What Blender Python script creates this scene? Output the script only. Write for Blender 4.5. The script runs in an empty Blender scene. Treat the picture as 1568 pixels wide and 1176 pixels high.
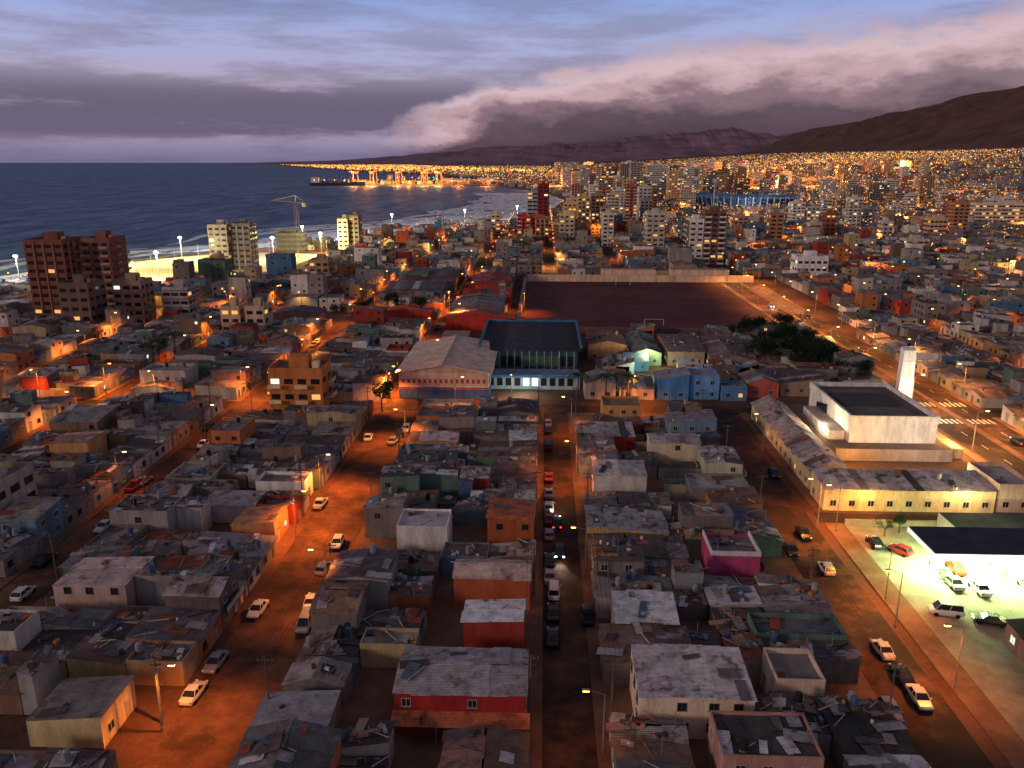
import bpy, math, random
from mathutils import Vector, noise
R=random.Random(11)
scene=bpy.context.scene
COL=scene.collection
# ---------------------------------------------------------------- materials
MATS={}
def newmat(name):
    m=bpy.data.materials.new(name); m.use_nodes=True
    nt=m.node_tree; nt.nodes.clear()
    out=nt.nodes.new('ShaderNodeOutputMaterial')
    return m,nt,out
def N(nt,t,**k):
    n=nt.nodes.new(t)
    for a,b in k.items(): setattr(n,a,b)
    return n
def principled(name,col=None,rough=.9,attr=False,var=.35,nscale=.6,spec=.2,metal=0,wave=None,bump=.0,streak=False,fine=6.0,mixc=None,mixr=(.5,.65),mixs=.15):
    m,nt,out=newmat(name)
    b=N(nt,'ShaderNodeBsdfPrincipled'); nt.links.new(b.outputs[0],out.inputs[0])
    b.inputs['Roughness'].default_value=rough
    b.inputs['Metallic'].default_value=metal
    b.inputs['Specular IOR Level'].default_value=spec
    if attr:
        a=N(nt,'ShaderNodeAttribute'); a.attribute_name='Col'; src=a.outputs['Color']
    else:
        a=N(nt,'ShaderNodeRGB'); a.outputs[0].default_value=(*col,1); src=a.outputs[0]
    g=N(nt,'ShaderNodeNewGeometry')
    mp=N(nt,'ShaderNodeMapping'); nt.links.new(g.outputs['Position'],mp.inputs['Vector'])
    if streak: mp.inputs['Scale'].default_value=(1,1,.25)
    n1=N(nt,'ShaderNodeTexNoise'); n1.inputs['Scale'].default_value=nscale; n1.inputs['Detail'].default_value=4; n1.inputs['Roughness'].default_value=.65
    nt.links.new(mp.outputs[0],n1.inputs['Vector'])
    n2=N(nt,'ShaderNodeTexNoise'); n2.inputs['Scale'].default_value=fine; n2.inputs['Detail'].default_value=2
    nt.links.new(mp.outputs[0],n2.inputs['Vector'])
    ad=N(nt,'ShaderNodeMath',operation='ADD'); nt.links.new(n1.outputs[0],ad.inputs[0])
    ml=N(nt,'ShaderNodeMath',operation='MULTIPLY'); nt.links.new(n2.outputs[0],ml.inputs[0]); ml.inputs[1].default_value=.35
    nt.links.new(ml.outputs[0],ad.inputs[1])
    mr=N(nt,'ShaderNodeMapRange'); nt.links.new(ad.outputs[0],mr.inputs[0])
    mr.inputs[1].default_value=.4; mr.inputs[2].default_value=.95; mr.inputs[3].default_value=1-var; mr.inputs[4].default_value=1+var
    f=mr.outputs[0]
    if mixc:
        n3=N(nt,'ShaderNodeTexNoise'); n3.inputs['Scale'].default_value=mixs; n3.inputs['Detail'].default_value=5; n3.inputs['Roughness'].default_value=.7; nt.links.new(g.outputs['Position'],n3.inputs['Vector'])
        r3=N(nt,'ShaderNodeMapRange'); r3.inputs[1].default_value=mixr[0]; r3.inputs[2].default_value=mixr[1]; nt.links.new(n3.outputs[0],r3.inputs[0])
        mx=N(nt,'ShaderNodeMix',data_type='RGBA'); nt.links.new(r3.outputs[0],mx.inputs[0]); nt.links.new(src,mx.inputs[6]); mx.inputs[7].default_value=(*mixc,1); src=mx.outputs[2]
    if wave:
        w=N(nt,'ShaderNodeTexWave'); w.bands_direction='Y'; w.inputs['Scale'].default_value=wave; w.inputs['Distortion'].default_value=.3
        nt.links.new(g.outputs['Position'],w.inputs['Vector'])
        wr=N(nt,'ShaderNodeMapRange'); nt.links.new(w.outputs['Fac'],wr.inputs[0]); wr.inputs[3].default_value=.64; wr.inputs[4].default_value=1.22
        mm=N(nt,'ShaderNodeMath',operation='MULTIPLY'); nt.links.new(f,mm.inputs[0]); nt.links.new(wr.outputs[0],mm.inputs[1]); f=mm.outputs[0]
    vm=N(nt,'ShaderNodeVectorMath',operation='SCALE'); nt.links.new(src,vm.inputs[0]); nt.links.new(f,vm.inputs['Scale'])
    nt.links.new(vm.outputs[0],b.inputs['Base Color'])
    if bump:
        bp=N(nt,'ShaderNodeBump'); bp.inputs['Strength'].default_value=bump; bp.inputs['Distance'].default_value=.1
        nt.links.new(ad.outputs[0],bp.inputs['Height']); nt.links.new(bp.outputs[0],b.inputs['Normal'])
    MATS[name]=m; return m
def emis(name,col,s,sampling='NONE'):
    m,nt,out=newmat(name); e=N(nt,'ShaderNodeEmission'); e.inputs[0].default_value=(*col,1); e.inputs[1].default_value=s
    nt.links.new(e.outputs[0],out.inputs[0]); m.cycles.emission_sampling=sampling; MATS[name]=m
principled('wall',attr=True,var=.45,nscale=.5,streak=True,rough=.92)
principled('roof',attr=True,var=.5,nscale=.7,rough=.75,wave=1.5,spec=.2,mixc=(.14,.065,.045),mixr=(.52,.68),mixs=.45)
principled('conc',attr=True,var=.4,nscale=.35,rough=.95)
principled('glass',(.02,.022,.03),rough=.15,spec=.6,var=.2)
principled('paint',attr=True,var=.05,rough=.25,spec=.6)
principled('tire',(.015,.015,.015),var=.1)
principled('metal',attr=True,var=.2,rough=.5,metal=.3)
principled('leaf',attr=True,var=.5,nscale=1.2,rough=.8)
principled('trunk',(.09,.06,.04),var=.3)
principled('asphalt',(.045,.030,.025),var=.45,nscale=.3,rough=.85,mixc=(.17,.08,.047),mixr=(.48,.66),mixs=.09)
principled('dust',(.070,.038,.026),var=.45,nscale=.3,rough=.95,mixc=(.23,.11,.062),mixr=(.42,.64),mixs=.08)
principled('mark',(.65,.62,.55),var=.3,nscale=2)
principled('dirt',(.16,.078,.05),var=.6,nscale=.06,rough=1,fine=1.5,mixc=(.09,.05,.04),mixr=(.42,.62),mixs=.0035)
principled('pave',(.20,.115,.075),var=.45,nscale=.25,rough=.95)
principled('sand',(.60,.52,.34),var=.25,nscale=.05)
principled('pitch',(.115,.036,.034),var=.35,nscale=.04,fine=.6,mixc=(.17,.065,.05),mixr=(.5,.66),mixs=.03)
principled('rock',(.05,.045,.04),var=.5,nscale=.5)
principled('hazy_mount',(.27,.16,.20),var=.55,nscale=.0012,fine=.004,rough=1)  # purple haze of distance is mixed into this base colour
emis('lampO',(1,.42,.09),14); emis('lampY',(1,.6,.2),14); emis('lampW',(.9,1,.85),18); emis('lampR',(1,.05,.02),4)
emis('lit',(1,.52,.15),1.0); emis('litw',(.85,1,.75),1.2); emis('far1',(1,.33,.045),1.6); emis('far2',(1,.50,.11),2.2); emis('far3',(.95,.9,.6),1.9)
emis('shop',(.7,1,.85),2.2)

class MB:
    def __init__(s): s.v=[];s.f=[];s.m=[];s.c=[]
    def poly(s,pts,m,c=(.5,.5,.5)):
        b=len(s.v); s.v.extend(pts); s.f.append(tuple(range(b,b+len(pts)))); s.m.append(m); s.c.append(c)
    def hexa(s,p,m,c,bottom=True,topm=None,topc=None):
        b=len(s.v); s.v.extend(p)
        fs=[(0,1,5,4),(1,2,6,5),(2,3,7,6),(3,0,4,7),(4,5,6,7)]
        if bottom: fs.append((3,2,1,0))
        for i,f in enumerate(fs):
            s.f.append(tuple(b+j for j in f))
            if i==4 and topm: s.m.append(topm); s.c.append(topc or c)
            else: s.m.append(m); s.c.append(c)
    def box(s,x0,x1,y0,y1,z0,z1,m,c=(.5,.5,.5),**k):
        s.hexa([(x0,y0,z0),(x1,y0,z0),(x1,y1,z0),(x0,y1,z0),(x0,y0,z1),(x1,y0,z1),(x1,y1,z1),(x0,y1,z1)],m,c,**k)
    def obox(s,cx,cy,z0,z1,lx,ly,ang,m,c):
        ca,sa=math.cos(ang),math.sin(ang)
        P=[(cx+a*lx/2*ca-b*ly/2*sa,cy+a*lx/2*sa+b*ly/2*ca) for a,b in((-1,-1),(1,-1),(1,1),(-1,1))]
        s.hexa([(x,y,z0) for x,y in P]+[(x,y,z1) for x,y in P],m,c)
    def slab(s,top,th,m,c):
        s.hexa([(x,y,z-th) for x,y,z in top]+list(top),m,c)
    def cyl(s,cx,cy,z0,z1,r0,r1,m,c=(.5,.5,.5),n=8):
        b=len(s.v)
        for z,r in((z0,r0),(z1,r1)):
            for i in range(n): a=2*math.pi*i/n; s.v.append((cx+r*math.cos(a),cy+r*math.sin(a),z))
        for i in range(n):
            j=(i+1)%n; s.f.append((b+i,b+j,b+n+j,b+n+i)); s.m.append(m); s.c.append(c)
        s.f.append(tuple(b+n+i for i in range(n))); s.m.append(m); s.c.append(c)
    def beam(s,p,q,r,m,c=(.5,.5,.5),n=5,r2=None):
        p=Vector(p);q=Vector(q);d=(q-p).normalized(); u=d.orthogonal().normalized(); w=d.cross(u); b=len(s.v)
        for o,rr in((p,r),(q,r2 if r2 is not None else r)):
            for i in range(n):
                a=2*math.pi*i/n; s.v.append(tuple(o+rr*(math.cos(a)*u+math.sin(a)*w)))
        for i in range(n):
            j=(i+1)%n; s.f.append((b+i,b+j,b+n+j,b+n+i)); s.m.append(m); s.c.append(c)
    def loft(s,rings,m,c,cap=True):
        b=len(s.v); n=len(rings[0])
        for r in rings: s.v.extend(r)
        for k in range(len(rings)-1):
            for i in range(n):
                j=(i+1)%n; s.f.append((b+k*n+i,b+k*n+j,b+(k+1)*n+j,b+(k+1)*n+i)); s.m.append(m); s.c.append(c)
        if cap:
            for k in(0,len(rings)-1):
                s.f.append(tuple(b+k*n+i for i in range(n))); s.m.append(m); s.c.append(c)
    def octa(s,x,y,z,r,m):
        b=len(s.v); s.v.extend([(x+r,y,z),(x,y+r,z),(x-r,y,z),(x,y-r,z),(x,y,z+r),(x,y,z-r)])
        for f in((0,1,4),(1,2,4),(2,3,4),(3,0,4),(1,0,5),(2,1,5),(3,2,5),(0,3,5)):
            s.f.append(tuple(b+i for i in f)); s.m.append(m); s.c.append((1,1,1))
    def mesh(s,name):
        me=bpy.data.meshes.new(name); me.from_pydata(s.v,[],s.f)
        used=[]
        for m in s.m:
            if m not in used: used.append(m)
        for m in used: me.materials.append(MATS[m])
        idx={m:i for i,m in enumerate(used)}
        me.polygons.foreach_set('material_index',[idx[m] for m in s.m])
        at=me.color_attributes.new('Col','FLOAT_COLOR','CORNER')
        arr=[]
        for f,c in zip(s.f,s.c): arr.extend((c[0],c[1],c[2],1.0)*len(f))
        at.data.foreach_set('color',arr); me.update(); return me
    def obj(s,name,loc=(0,0,0),rot=0,parent=None): return place(s.mesh(name),name,loc,rot,parent)
def place(me,name,loc=(0,0,0),rot=0,parent=None):
    o=bpy.data.objects.new(name,me); o.location=loc; o.rotation_euler=(0,0,rot); COL.objects.link(o)
    if parent: o.parent=parent
    return o
LD={}
def plight(loc,power,col,rad,parent=None,name='bulb',spot=None):
    k=(round(power),col,rad,spot)
    if k not in LD:
        l=bpy.data.lights.new('bulb','SPOT' if spot else 'POINT'); l.energy=power; l.color=col; l.shadow_soft_size=rad; LD[k]=l
        if spot: l.spot_size=math.radians(spot); l.spot_blend=.55
    o=bpy.data.objects.new(name,LD[k]); o.location=loc; COL.objects.link(o)
    if parent: o.parent=parent
    return o
ORG=(1,.27,.035); YEL=(1,.46,.11); WHT=(.85,1,.8)

# ---------------------------------------------------------------- terrain
CO=[(-400,-300),(0,-290),(397,-272),(490,-266),(563,-229),(609,-168),(706,-156),(778,-116),(847,-55),(1015,8),(1377,34),(1789,-6),(2131,-120),(3000,-225),(4000,-580),(5660,-1360),(8000,-2230),(16000,-5200),(30000,-9500)]
def coast(y):
    for (a,b),(c,d) in zip(CO,CO[1:]):
        if y<=c: return b+(d-b)*(y-a)/(c-a)
    return CO[-1][1]
def ss(t): t=max(0,min(1,t)); return t*t*(3-2*t)
def th(x,y):
    f=ss((y-1500)/1500)
    if f<=0: return 0.
    st=2500+max(0,y-5000)*.16
    h=f*.058*max(0,x-350)+f*.25*max(0,x-st)
    if x>st:
        k=min(1,(x-st)/800); rd_=1-abs(noise.noise(Vector((x/420,y/1300,5))))*2
        h+=k*120*noise.noise(Vector((x/900,y/900,0)))+k*95*rd_*.6+k*40*noise.noise(Vector((x/170,y/300,3)))
    return min(h,900+h*.05)
def infr(x,y,m=.05): 
    a=math.atan2(x,y); return -.60-m<a<.52+m
mb=MB(); ys=[-200,0,100,200,300,397,440,490,530,563,590,609,650,706,740,778,810,847,930,1015,1200,1377,1600,1789,1960,2131]+[2300+120*i for i in range(34)]+[6500+250*i for i in range(44)]+[18500+1500*i for i in range(8)]
ncol=170
for y in ys:
    c=coast(y)+ (3*math.sin(y*.13))
    for i in range(-1,ncol):
        s_=max(0,i)/(ncol-1); x=c+(s_**1.7)*(6000+y*.5)
        mb.v.append((c-4,y,-4) if i<0 else (x,y,th(x,y)))
w=ncol+1
for r in range(len(ys)-1):
    for i in range(w-1):
        mb.f.append((r*w+i,r*w+i+1,(r+1)*w+i+1,(r+1)*w+i)); mb.m.append('dirt'); mb.c.append((1,1,1))
g=mb.obj('ground')
def sea_mat():
    m,nt,out=newmat('sea'); b=N(nt,'ShaderNodeBsdfPrincipled'); nt.links.new(b.outputs[0],out.inputs[0])
    g=N(nt,'ShaderNodeNewGeometry'); mp=N(nt,'ShaderNodeMapping'); mp.inputs['Scale'].default_value=(.05,.012,1)
    nt.links.new(g.outputs['Position'],mp.inputs[0])
    n=N(nt,'ShaderNodeTexNoise'); n.inputs['Scale'].default_value=1; n.inputs['Detail'].default_value=8; n.inputs['Roughness'].default_value=.78; nt.links.new(mp.outputs[0],n.inputs[0])
    r=N(nt,'ShaderNodeValToRGB'); r.color_ramp.elements[0].position=.40; r.color_ramp.elements[0].color=(.035,.09,.19,1); r.color_ramp.elements[1].position=.64; r.color_ramp.elements[1].color=(.24,.36,.56,1)
    nt.links.new(n.outputs[0],r.inputs[0]); nt.links.new(r.outputs[0],b.inputs['Base Color'])
    b.inputs['Roughness'].default_value=.5; b.inputs['Specular IOR Level'].default_value=.10
    bp=N(nt,'ShaderNodeBump'); bp.inputs['Strength'].default_value=1; bp.inputs['Distance'].default_value=4; nt.links.new(n.outputs[0],bp.inputs['Height']); nt.links.new(bp.outputs[0],b.inputs['Normal'])
    MATS['sea']=m
    m,nt,out=newmat('foam'); mx=N(nt,'ShaderNodeMixShader'); t=N(nt,'ShaderNodeBsdfTransparent'); d=N(nt,'ShaderNodeBsdfDiffuse'); d.inputs[0].default_value=(.95,.95,.97,1)
    g=N(nt,'ShaderNodeNewGeometry'); mp=N(nt,'ShaderNodeMapping'); mp.inputs['Scale'].default_value=(.10,.03,1); nt.links.new(g.outputs['Position'],mp.inputs[0])
    n=N(nt,'ShaderNodeTexNoise'); n.inputs['Scale'].default_value=1; n.inputs['Detail'].default_value=7; n.inputs['Roughness'].default_value=.7; nt.links.new(mp.outputs[0],n.inputs[0])
    mr=N(nt,'ShaderNodeMapRange'); mr.inputs[1].default_value=.34; mr.inputs[2].default_value=.50; nt.links.new(n.outputs[0],mr.inputs[0])
    nt.links.new(mr.outputs[0],mx.inputs[0]); nt.links.new(t.outputs[0],mx.inputs[1]); nt.links.new(d.outputs[0],mx.inputs[2]); nt.links.new(mx.outputs[0],out.inputs[0]); MATS['foam']=m
sea_mat()
mb=MB(); mb.poly([(-90000,-3000,-1.5),(9000,-3000,-1.5),(9000,90000,-1.5),(-90000,90000,-1.5)],'sea'); mb.obj('sea')
mb=MB()
for off,wd in((-1,19),(26,17),(52,17),(86,10),(124,6)):
    y=300
    while y<1700:
        y2=y+12
        a=coast(y)-off-5*math.sin(y*.05+off); b=coast(y2)-off-5*math.sin(y2*.05+off)
        q=1+1.4*max(0,(y-560)/250) if y<1050 else 3
        w1=wd*q*(1+.6*math.sin(y*.021+off)); w2=wd*q*(1+.6*math.sin(y2*.021+off)); zz=-1.3+off*.0012
        if off<100 or y>600: mb.poly([(a-w1,y,zz),(a,y,zz),(b,y2,zz),(b-w2,y2,zz)],'foam')
        y=y2
mb.obj('surf_foam')
# distant mountains
mb=MB(); n=220; rows=[(21000,0),(22500,.3),(23500,.5),(24500,.78),(26000,1.0)]
for yy,f in rows:
    for i in range(n):
        x=-8800+i*170
        t=ss((x+8800)/13500); hh=60+820*t+ (40+240*t)*noise.noise(Vector((x/2200,yy/3000,0)))+(20+150*t)*noise.noise(Vector((x/600,yy/900,1)))+70*t*noise.noise(Vector((x/230,yy/400,2)))
        mb.v.append((x,yy,-5+f*max(0,hh)))
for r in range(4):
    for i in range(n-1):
        mb.f.append((r*n+i,r*n+i+1,(r+1)*n+i+1,(r+1)*n+i)); mb.m.append('hazy_mount'); mb.c.append((1,1,1))
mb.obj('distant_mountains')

# ---------------------------------------------------------------- buildings
WALLC=[(.62,.56,.48),(.48,.43,.36),(.34,.30,.27),(.26,.22,.19),(.42,.24,.13),(.50,.18,.065),(.36,.06,.04),(.09,.17,.28),(.15,.23,.30),(.26,.25,.25),(.19,.17,.15),(.13,.20,.16),(.50,.38,.20),(.24,.14,.10),(.34,.31,.29),(.17,.13,.11),(.24,.21,.19),(.16,.14,.13),(.58,.53,.48)]
ROOFC=[(.24,.21,.205),(.36,.325,.32),(.13,.112,.112),(.19,.135,.11),(.46,.41,.40),(.22,.14,.105),(.085,.073,.072),(.29,.225,.205),(.165,.145,.15),(.36,.095,.05),(.64,.59,.57),(.10,.14,.21),(.40,.24,.15)]
ROOFW=[10,9,10,8,6,8,9,8,9,2.4,3.2,.8,1.6]
def jit(c,a=.12): 
    k=1+R.uniform(-a,a); return tuple(min(.85,max(.01,q*k*(1+R.uniform(-.04,.04)))) for q in c)
def wq(mb,ax,pos,sg,a0,a1,z0,z1,off,m,c=(.5,.5,.5)):
    p=pos+sg*off
    if ax=='x': mb.poly([(p,a0,z0),(p,a1,z0),(p,a1,z1),(p,a0,z1)],m,c)
    else: mb.poly([(a0,p,z0),(a1,p,z0),(a1,p,z1),(a0,p,z1)],m,c)
def wbox(mb,ax,pos,sg,a0,a1,z0,z1,o0,o1,m,c):
    p,q=sorted((pos+sg*o0,pos+sg*o1))
    if ax=='x': mb.box(p,q,a0,a1,z0,z1,m,c)
    else: mb.box(a0,a1,p,q,z0,z1,m,c)
def window(mb,ax,pos,sg,a0,a1,z0,z1,fc=(.5,.48,.45),lit=.05):
    g='glass'
    if R.random()<lit: g=R.choice(['lit','lit','litw'])
    wq(mb,ax,pos,sg,a0,a1,z0,z1,.012,g)
    t=.06
    wbox(mb,ax,pos,sg,a0-t,a1+t,z1,z1+t,0,.07,'wall',fc); wbox(mb,ax,pos,sg,a0-t-.05,a1+t+.05,z0-t,z0,0,.13,'wall',fc)
    wbox(mb,ax,pos,sg,a0-t,a0,z0,z1,0,.07,'wall',fc); wbox(mb,ax,pos,sg,a1,a1+t,z0,z1,0,.07,'wall',fc)
    am=(a0+a1)/2; wbox(mb,ax,pos,sg,am-.025,am+.025,z0,z1,.014,.05,'wall',fc)
def roofed(mb,x0,x1,y0,y1,z0,h,rt,wc,rc,rise=.6,ov=.18,pan=None):
    xm,ym=(x0+x1)/2,(y0+y1)/2
    def H(x,y):
        if rt=='flat': return z0+h
        if rt=='monox': return z0+h+rise*(x-x0)/(x1-x0)
        if rt=='monox-': return z0+h+rise*(x1-x)/(x1-x0)
        if rt=='monoy': return z0+h+rise*(y-y0)/(y1-y0)
        if rt=='gaby': return z0+h+rise*(1-abs(x-xm)/((x1-x0)/2))
        if rt=='gabx': return z0+h+rise*(1-abs(y-ym)/((y1-y0)/2))
    def w(pts): mb.poly([(x,y,z0) for x,y in (pts[0],pts[-1])]+[(x,y,H(x,y)-.01) for x,y in reversed(pts)],'wall',wc)
    w([(x0,y0),(xm,y0),(x1,y0)]); w([(x1,y0),(x1,ym),(x1,y1)]); w([(x0,y1),(xm,y1),(x1,y1)]); w([(x0,y0),(x0,ym),(x0,y1)])
    if rt=='flat':
        mb.poly([(x0,y0,z0+h-.02),(x1,y0,z0+h-.02),(x1,y1,z0+h-.02),(x0,y1,z0+h-.02)],'conc',rc)
        p=R.uniform(.25,.8); t=.16; a,b=z0+h-.012,z0+h+p
        mb.box(x0,x1,y0,y0+t,a,b,'wall',wc); mb.box(x0,x1,y1-t,y1,a,b,'wall',wc)
        mb.box(x0,x0+t,y0+t,y1-t,a,b-.01,'wall',wc); mb.box(x1-t,x1,y0+t,y1-t,a,b-.01,'wall',wc)
        return H
    def strips(xa,xb,ya,yb,along):
        Lg=(yb-ya) if along=='y' else (xb-xa)
        n=pan or max(1,int(Lg/R.uniform(1.2,4.0)))
        for i in range(n):
            c=jit(rc,.28) if R.random()<.8 else jit(R.choices(ROOFC,ROOFW)[0],.1)
            if pan: c=jit(rc,.12)
            dz=R.uniform(.02,.08)
            if along=='y':
                p=ya+Lg*i/n; q=ya+Lg*(i+1)/n; e=R.uniform(-.25,.15)
                pts=[(xa+e,p),(xb+e,p),(xb+e,q+.03),(xa+e,q+.03)]
            else:
                p=xa+Lg*i/n; q=xa+Lg*(i+1)/n; e=R.uniform(-.25,.1)
                pts=[(p,ya+e),(q+.03,ya+e),(q+.03,yb+e),(p,yb+e)]
            mb.slab([(x,y,H(x,y)+dz) for x,y in pts],.06,'roof',c)
    if rt.startswith('monox'): strips(x0-ov,x1+ov,y0-ov*.5,y1+ov*.5,'y')
    elif rt=='monoy': strips(x0-ov*.5,x1+ov*.5,y0-ov,y1+ov,'x')
    elif rt=='gaby': strips(x0-ov,xm,y0-ov,y1+ov,'y'); strips(xm,x1+ov,y0-ov,y1+ov,'y')
    else: strips(x0-ov,x1+ov,y0-ov,ym,'x'); strips(x0-ov,x1+ov,ym,y1+ov,'x')
    return H
def clutter(mb,x0,x1,y0,y1,H,n):
    for k in range(n):
        x=R.uniform(x0+.5,x1-.5); y=R.uniform(y0+.5,y1-.5); t=R.random(); z=H(x,y)+.08
        if t<.36:
            a=R.uniform(-.3,.3)+R.choice([0,math.pi/2]); l,w_=R.uniform(.6,1.8),R.uniform(.35,.8); ca,sa=math.cos(a),math.sin(a)
            pts=[(x+u*l*ca-v*w_*sa,y+u*l*sa+v*w_*ca) for u,v in((-1,-1),(1,-1),(1,1),(-1,1))]
            dz=.12+R.uniform(0,.1)
            mb.slab([(a_,b_,H(min(max(a_,x0),x1),min(max(b_,y0),y1))+dz) for a_,b_ in pts],.04,'roof',jit(R.choice(ROOFC),.3))
        elif t<.60:
            a=R.uniform(0,3.14); l=R.uniform(1.0,3.4); dx,dy=math.cos(a)*l/2,math.sin(a)*l/2
            mb.beam((x-dx,y-dy,z+.12),(x+dx,y+dy,z+.2),R.uniform(.03,.08),'wall',R.choice([(.3,.2,.12),(.6,.52,.42),(.05,.04,.035)]),4)
        elif t<.88:
            s_=R.uniform(.10,.38); mb.obox(x,y,z-.05,z+R.uniform(.1,.45),s_*2,s_*R.uniform(.8,2),R.uniform(0,3),'wall',jit(R.choice([(.4,.38,.35),(.08,.07,.06),(.08,.07,.06),(.5,.2,.1),(.15,.2,.3),(.7,.68,.64)])))
        elif t<.935:
            mb.cyl(x,y,z-.1,z+.25,.42,.42,'wall',(.25,.22,.2),8); c=R.choice([(.03,.03,.03),(.35,.35,.36),(.1,.15,.25)]); mb.cyl(x,y,z+.25,z+1.2,.45,.41,'metal',c,10); mb.cyl(x,y,z+1.2,z+1.36,.3,.12,'metal',c,8)
        else:
            mb.cyl(x,y,z-.1,z+R.uniform(1,2.4),.05,.04,'metal',(.3,.3,.3),5)
def gen_house(x0,x1,y0,y1,front,o=None,name=None):
    o=o or {}
    mb=MB(); cx,cy=(x0+x1)/2,(y0+y1)/2; X0,X1,Y0,Y1=x0-cx,x1-cx,y0-cy,y1-cy
    fl=o.get('fl') or R.choices([1,2,3],[.70,.28,.02])[0]
    h=o.get('h') or fl*2.45+R.uniform(.0,.7)
    wc=o.get('wc') or jit(R.choice(WALLC)); rc=o.get('rc') or jit(R.choices(ROOFC,ROOFW)[0])
    rt=o.get('rt') or R.choice(['monox','monox-','monoy','gaby','gabx','flat'])
    W=X1-X0
    md=o.get('md') or W*R.uniform(.4,.9)
    if 'full' in o: md=W
    if front>0: mx0,mx1=X1-md,X1; rx0,rx1=X0,mx0-.1
    else: mx0,mx1=X0,X0+md; rx0,rx1=mx1+.1,X1
    near=cy<150
    H=roofed(mb,mx0,mx1,Y0,Y1,0,h,rt,wc,rc,rise=R.uniform(.3,1.1),pan=o.get('pan'))
    clutter(mb,mx0,mx1,Y0,Y1,H,o.get('cl',R.randint(8,24) if near else R.randint(3,10)))
    if rx1-rx0>1.6:
        y=Y0
        while y<Y1-1:
            y2=min(Y1,y+R.uniform(2.0,5))
            if Y1-y2<1.2: y2=Y1
            if R.random()<.74:
                c2=jit(R.choice(WALLC)); r2=jit(R.choices(ROOFC,ROOFW)[0])
                H2=roofed(mb,rx0,rx1,y+.03,y2-.03,0,R.uniform(1.9,2.9) if R.random()<.85 else 5,R.choice(['monox','monox-','monoy']),c2,r2,rise=R.uniform(.1,.5),ov=.05)
                clutter(mb,rx0,rx1,y,y2,H2,R.randint(4,11) if near else R.randint(1,4))
            else:
                mb.box(rx0,rx1,y,y+.15,0,1.9,'wall',jit((.35,.3,.26)))
                clutter(mb,rx0,rx1,y,y2,lambda a,b:0,8)
            y=y2
    fx=mx1 if front>0 else mx0; L=Y1-Y0; nb=max(1,int(L/2.6)); fc=R.choice([(.5,.47,.42),(.3,.2,.14),(.12,.1,.1)]); door=R.randrange(nb)
    for f in range(fl):
        for b in range(nb):
            c=Y0+L*(b+.5)/nb; z=f*2.5
            if f==0 and b==door:
                dc=R.choice([(.2,.09,.05),(.3,.3,.3),(.1,.15,.2),(.4,.35,.3)]); wbox(mb,'x',fx,front,c-.5,c+.5,.05,2.1,.0,.05,'wall',dc); wbox(mb,'x',fx,front,c-.6,c+.6,2.1,2.22,0,.12,'wall',fc)
            elif R.random()<.8: window(mb,'x',fx,front,c-.55,c+.55,z+1.0,z+2.0,fc)
    if fl>=2 or o.get('ywin'):
        n=max(1,int((mx1-mx0)/3)); 
        for f in range(0 if o.get('ywin') else 1,fl):
            for b in range(n):
                if R.random()<(.9 if o.get('ywin') else .4):
                    c=mx0+(mx1-mx0)*(b+R.uniform(.35,.65))/n; window(mb,'y',Y0,-1,c-.45,c+.45,f*2.5+1.05,f*2.5+1.95,fc)
    if o.get('awn'):
        mb.slab([(mx0-.2,Y0-2,2.5),(mx1+.5,Y0-2,2.5),(mx1+.5,Y0,3.0),(mx0-.2,Y0,3.0)],.06,'roof',o['awn'])
        for k in range(4): q=mx0+(mx1-mx0)*k/3; mb.box(q-.05,q+.05,Y0-1.95,Y0-1.85,0,2.44,'wall',(.3,.2,.15))
    elif R.random()<.3 and fl>=2:
        s0,s1=sorted((fx,fx+front*.9)); mb.box(s0,s1,Y0+.3,Y1-.3,2.55,2.68,'conc',wc); 
        wbox(mb,'x',fx+front*.82,front,Y0+.3,Y1-.3,2.68,3.4,0,.06,'wall',fc)
    if o.get('band'): 
        mb.box(mx0-.03,mx1+.03,Y0-.03,Y0+.2,h+.3,h+1.0,'wall',o['band']); mb.box(mx1-.17,mx1+.03,Y0+.2,Y1+.03,h+.3,h+1.0,'wall',o['band']); mb.box(mx0-.03,mx0+.17,Y0+.2,Y1+.03,h+.3,h+1.0,'wall',o['band'])
    nm=name or ('brick_house' if fl==1 else 'two_storey_house')
    return mb.obj(nm,(cx,cy,.12))
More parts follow.
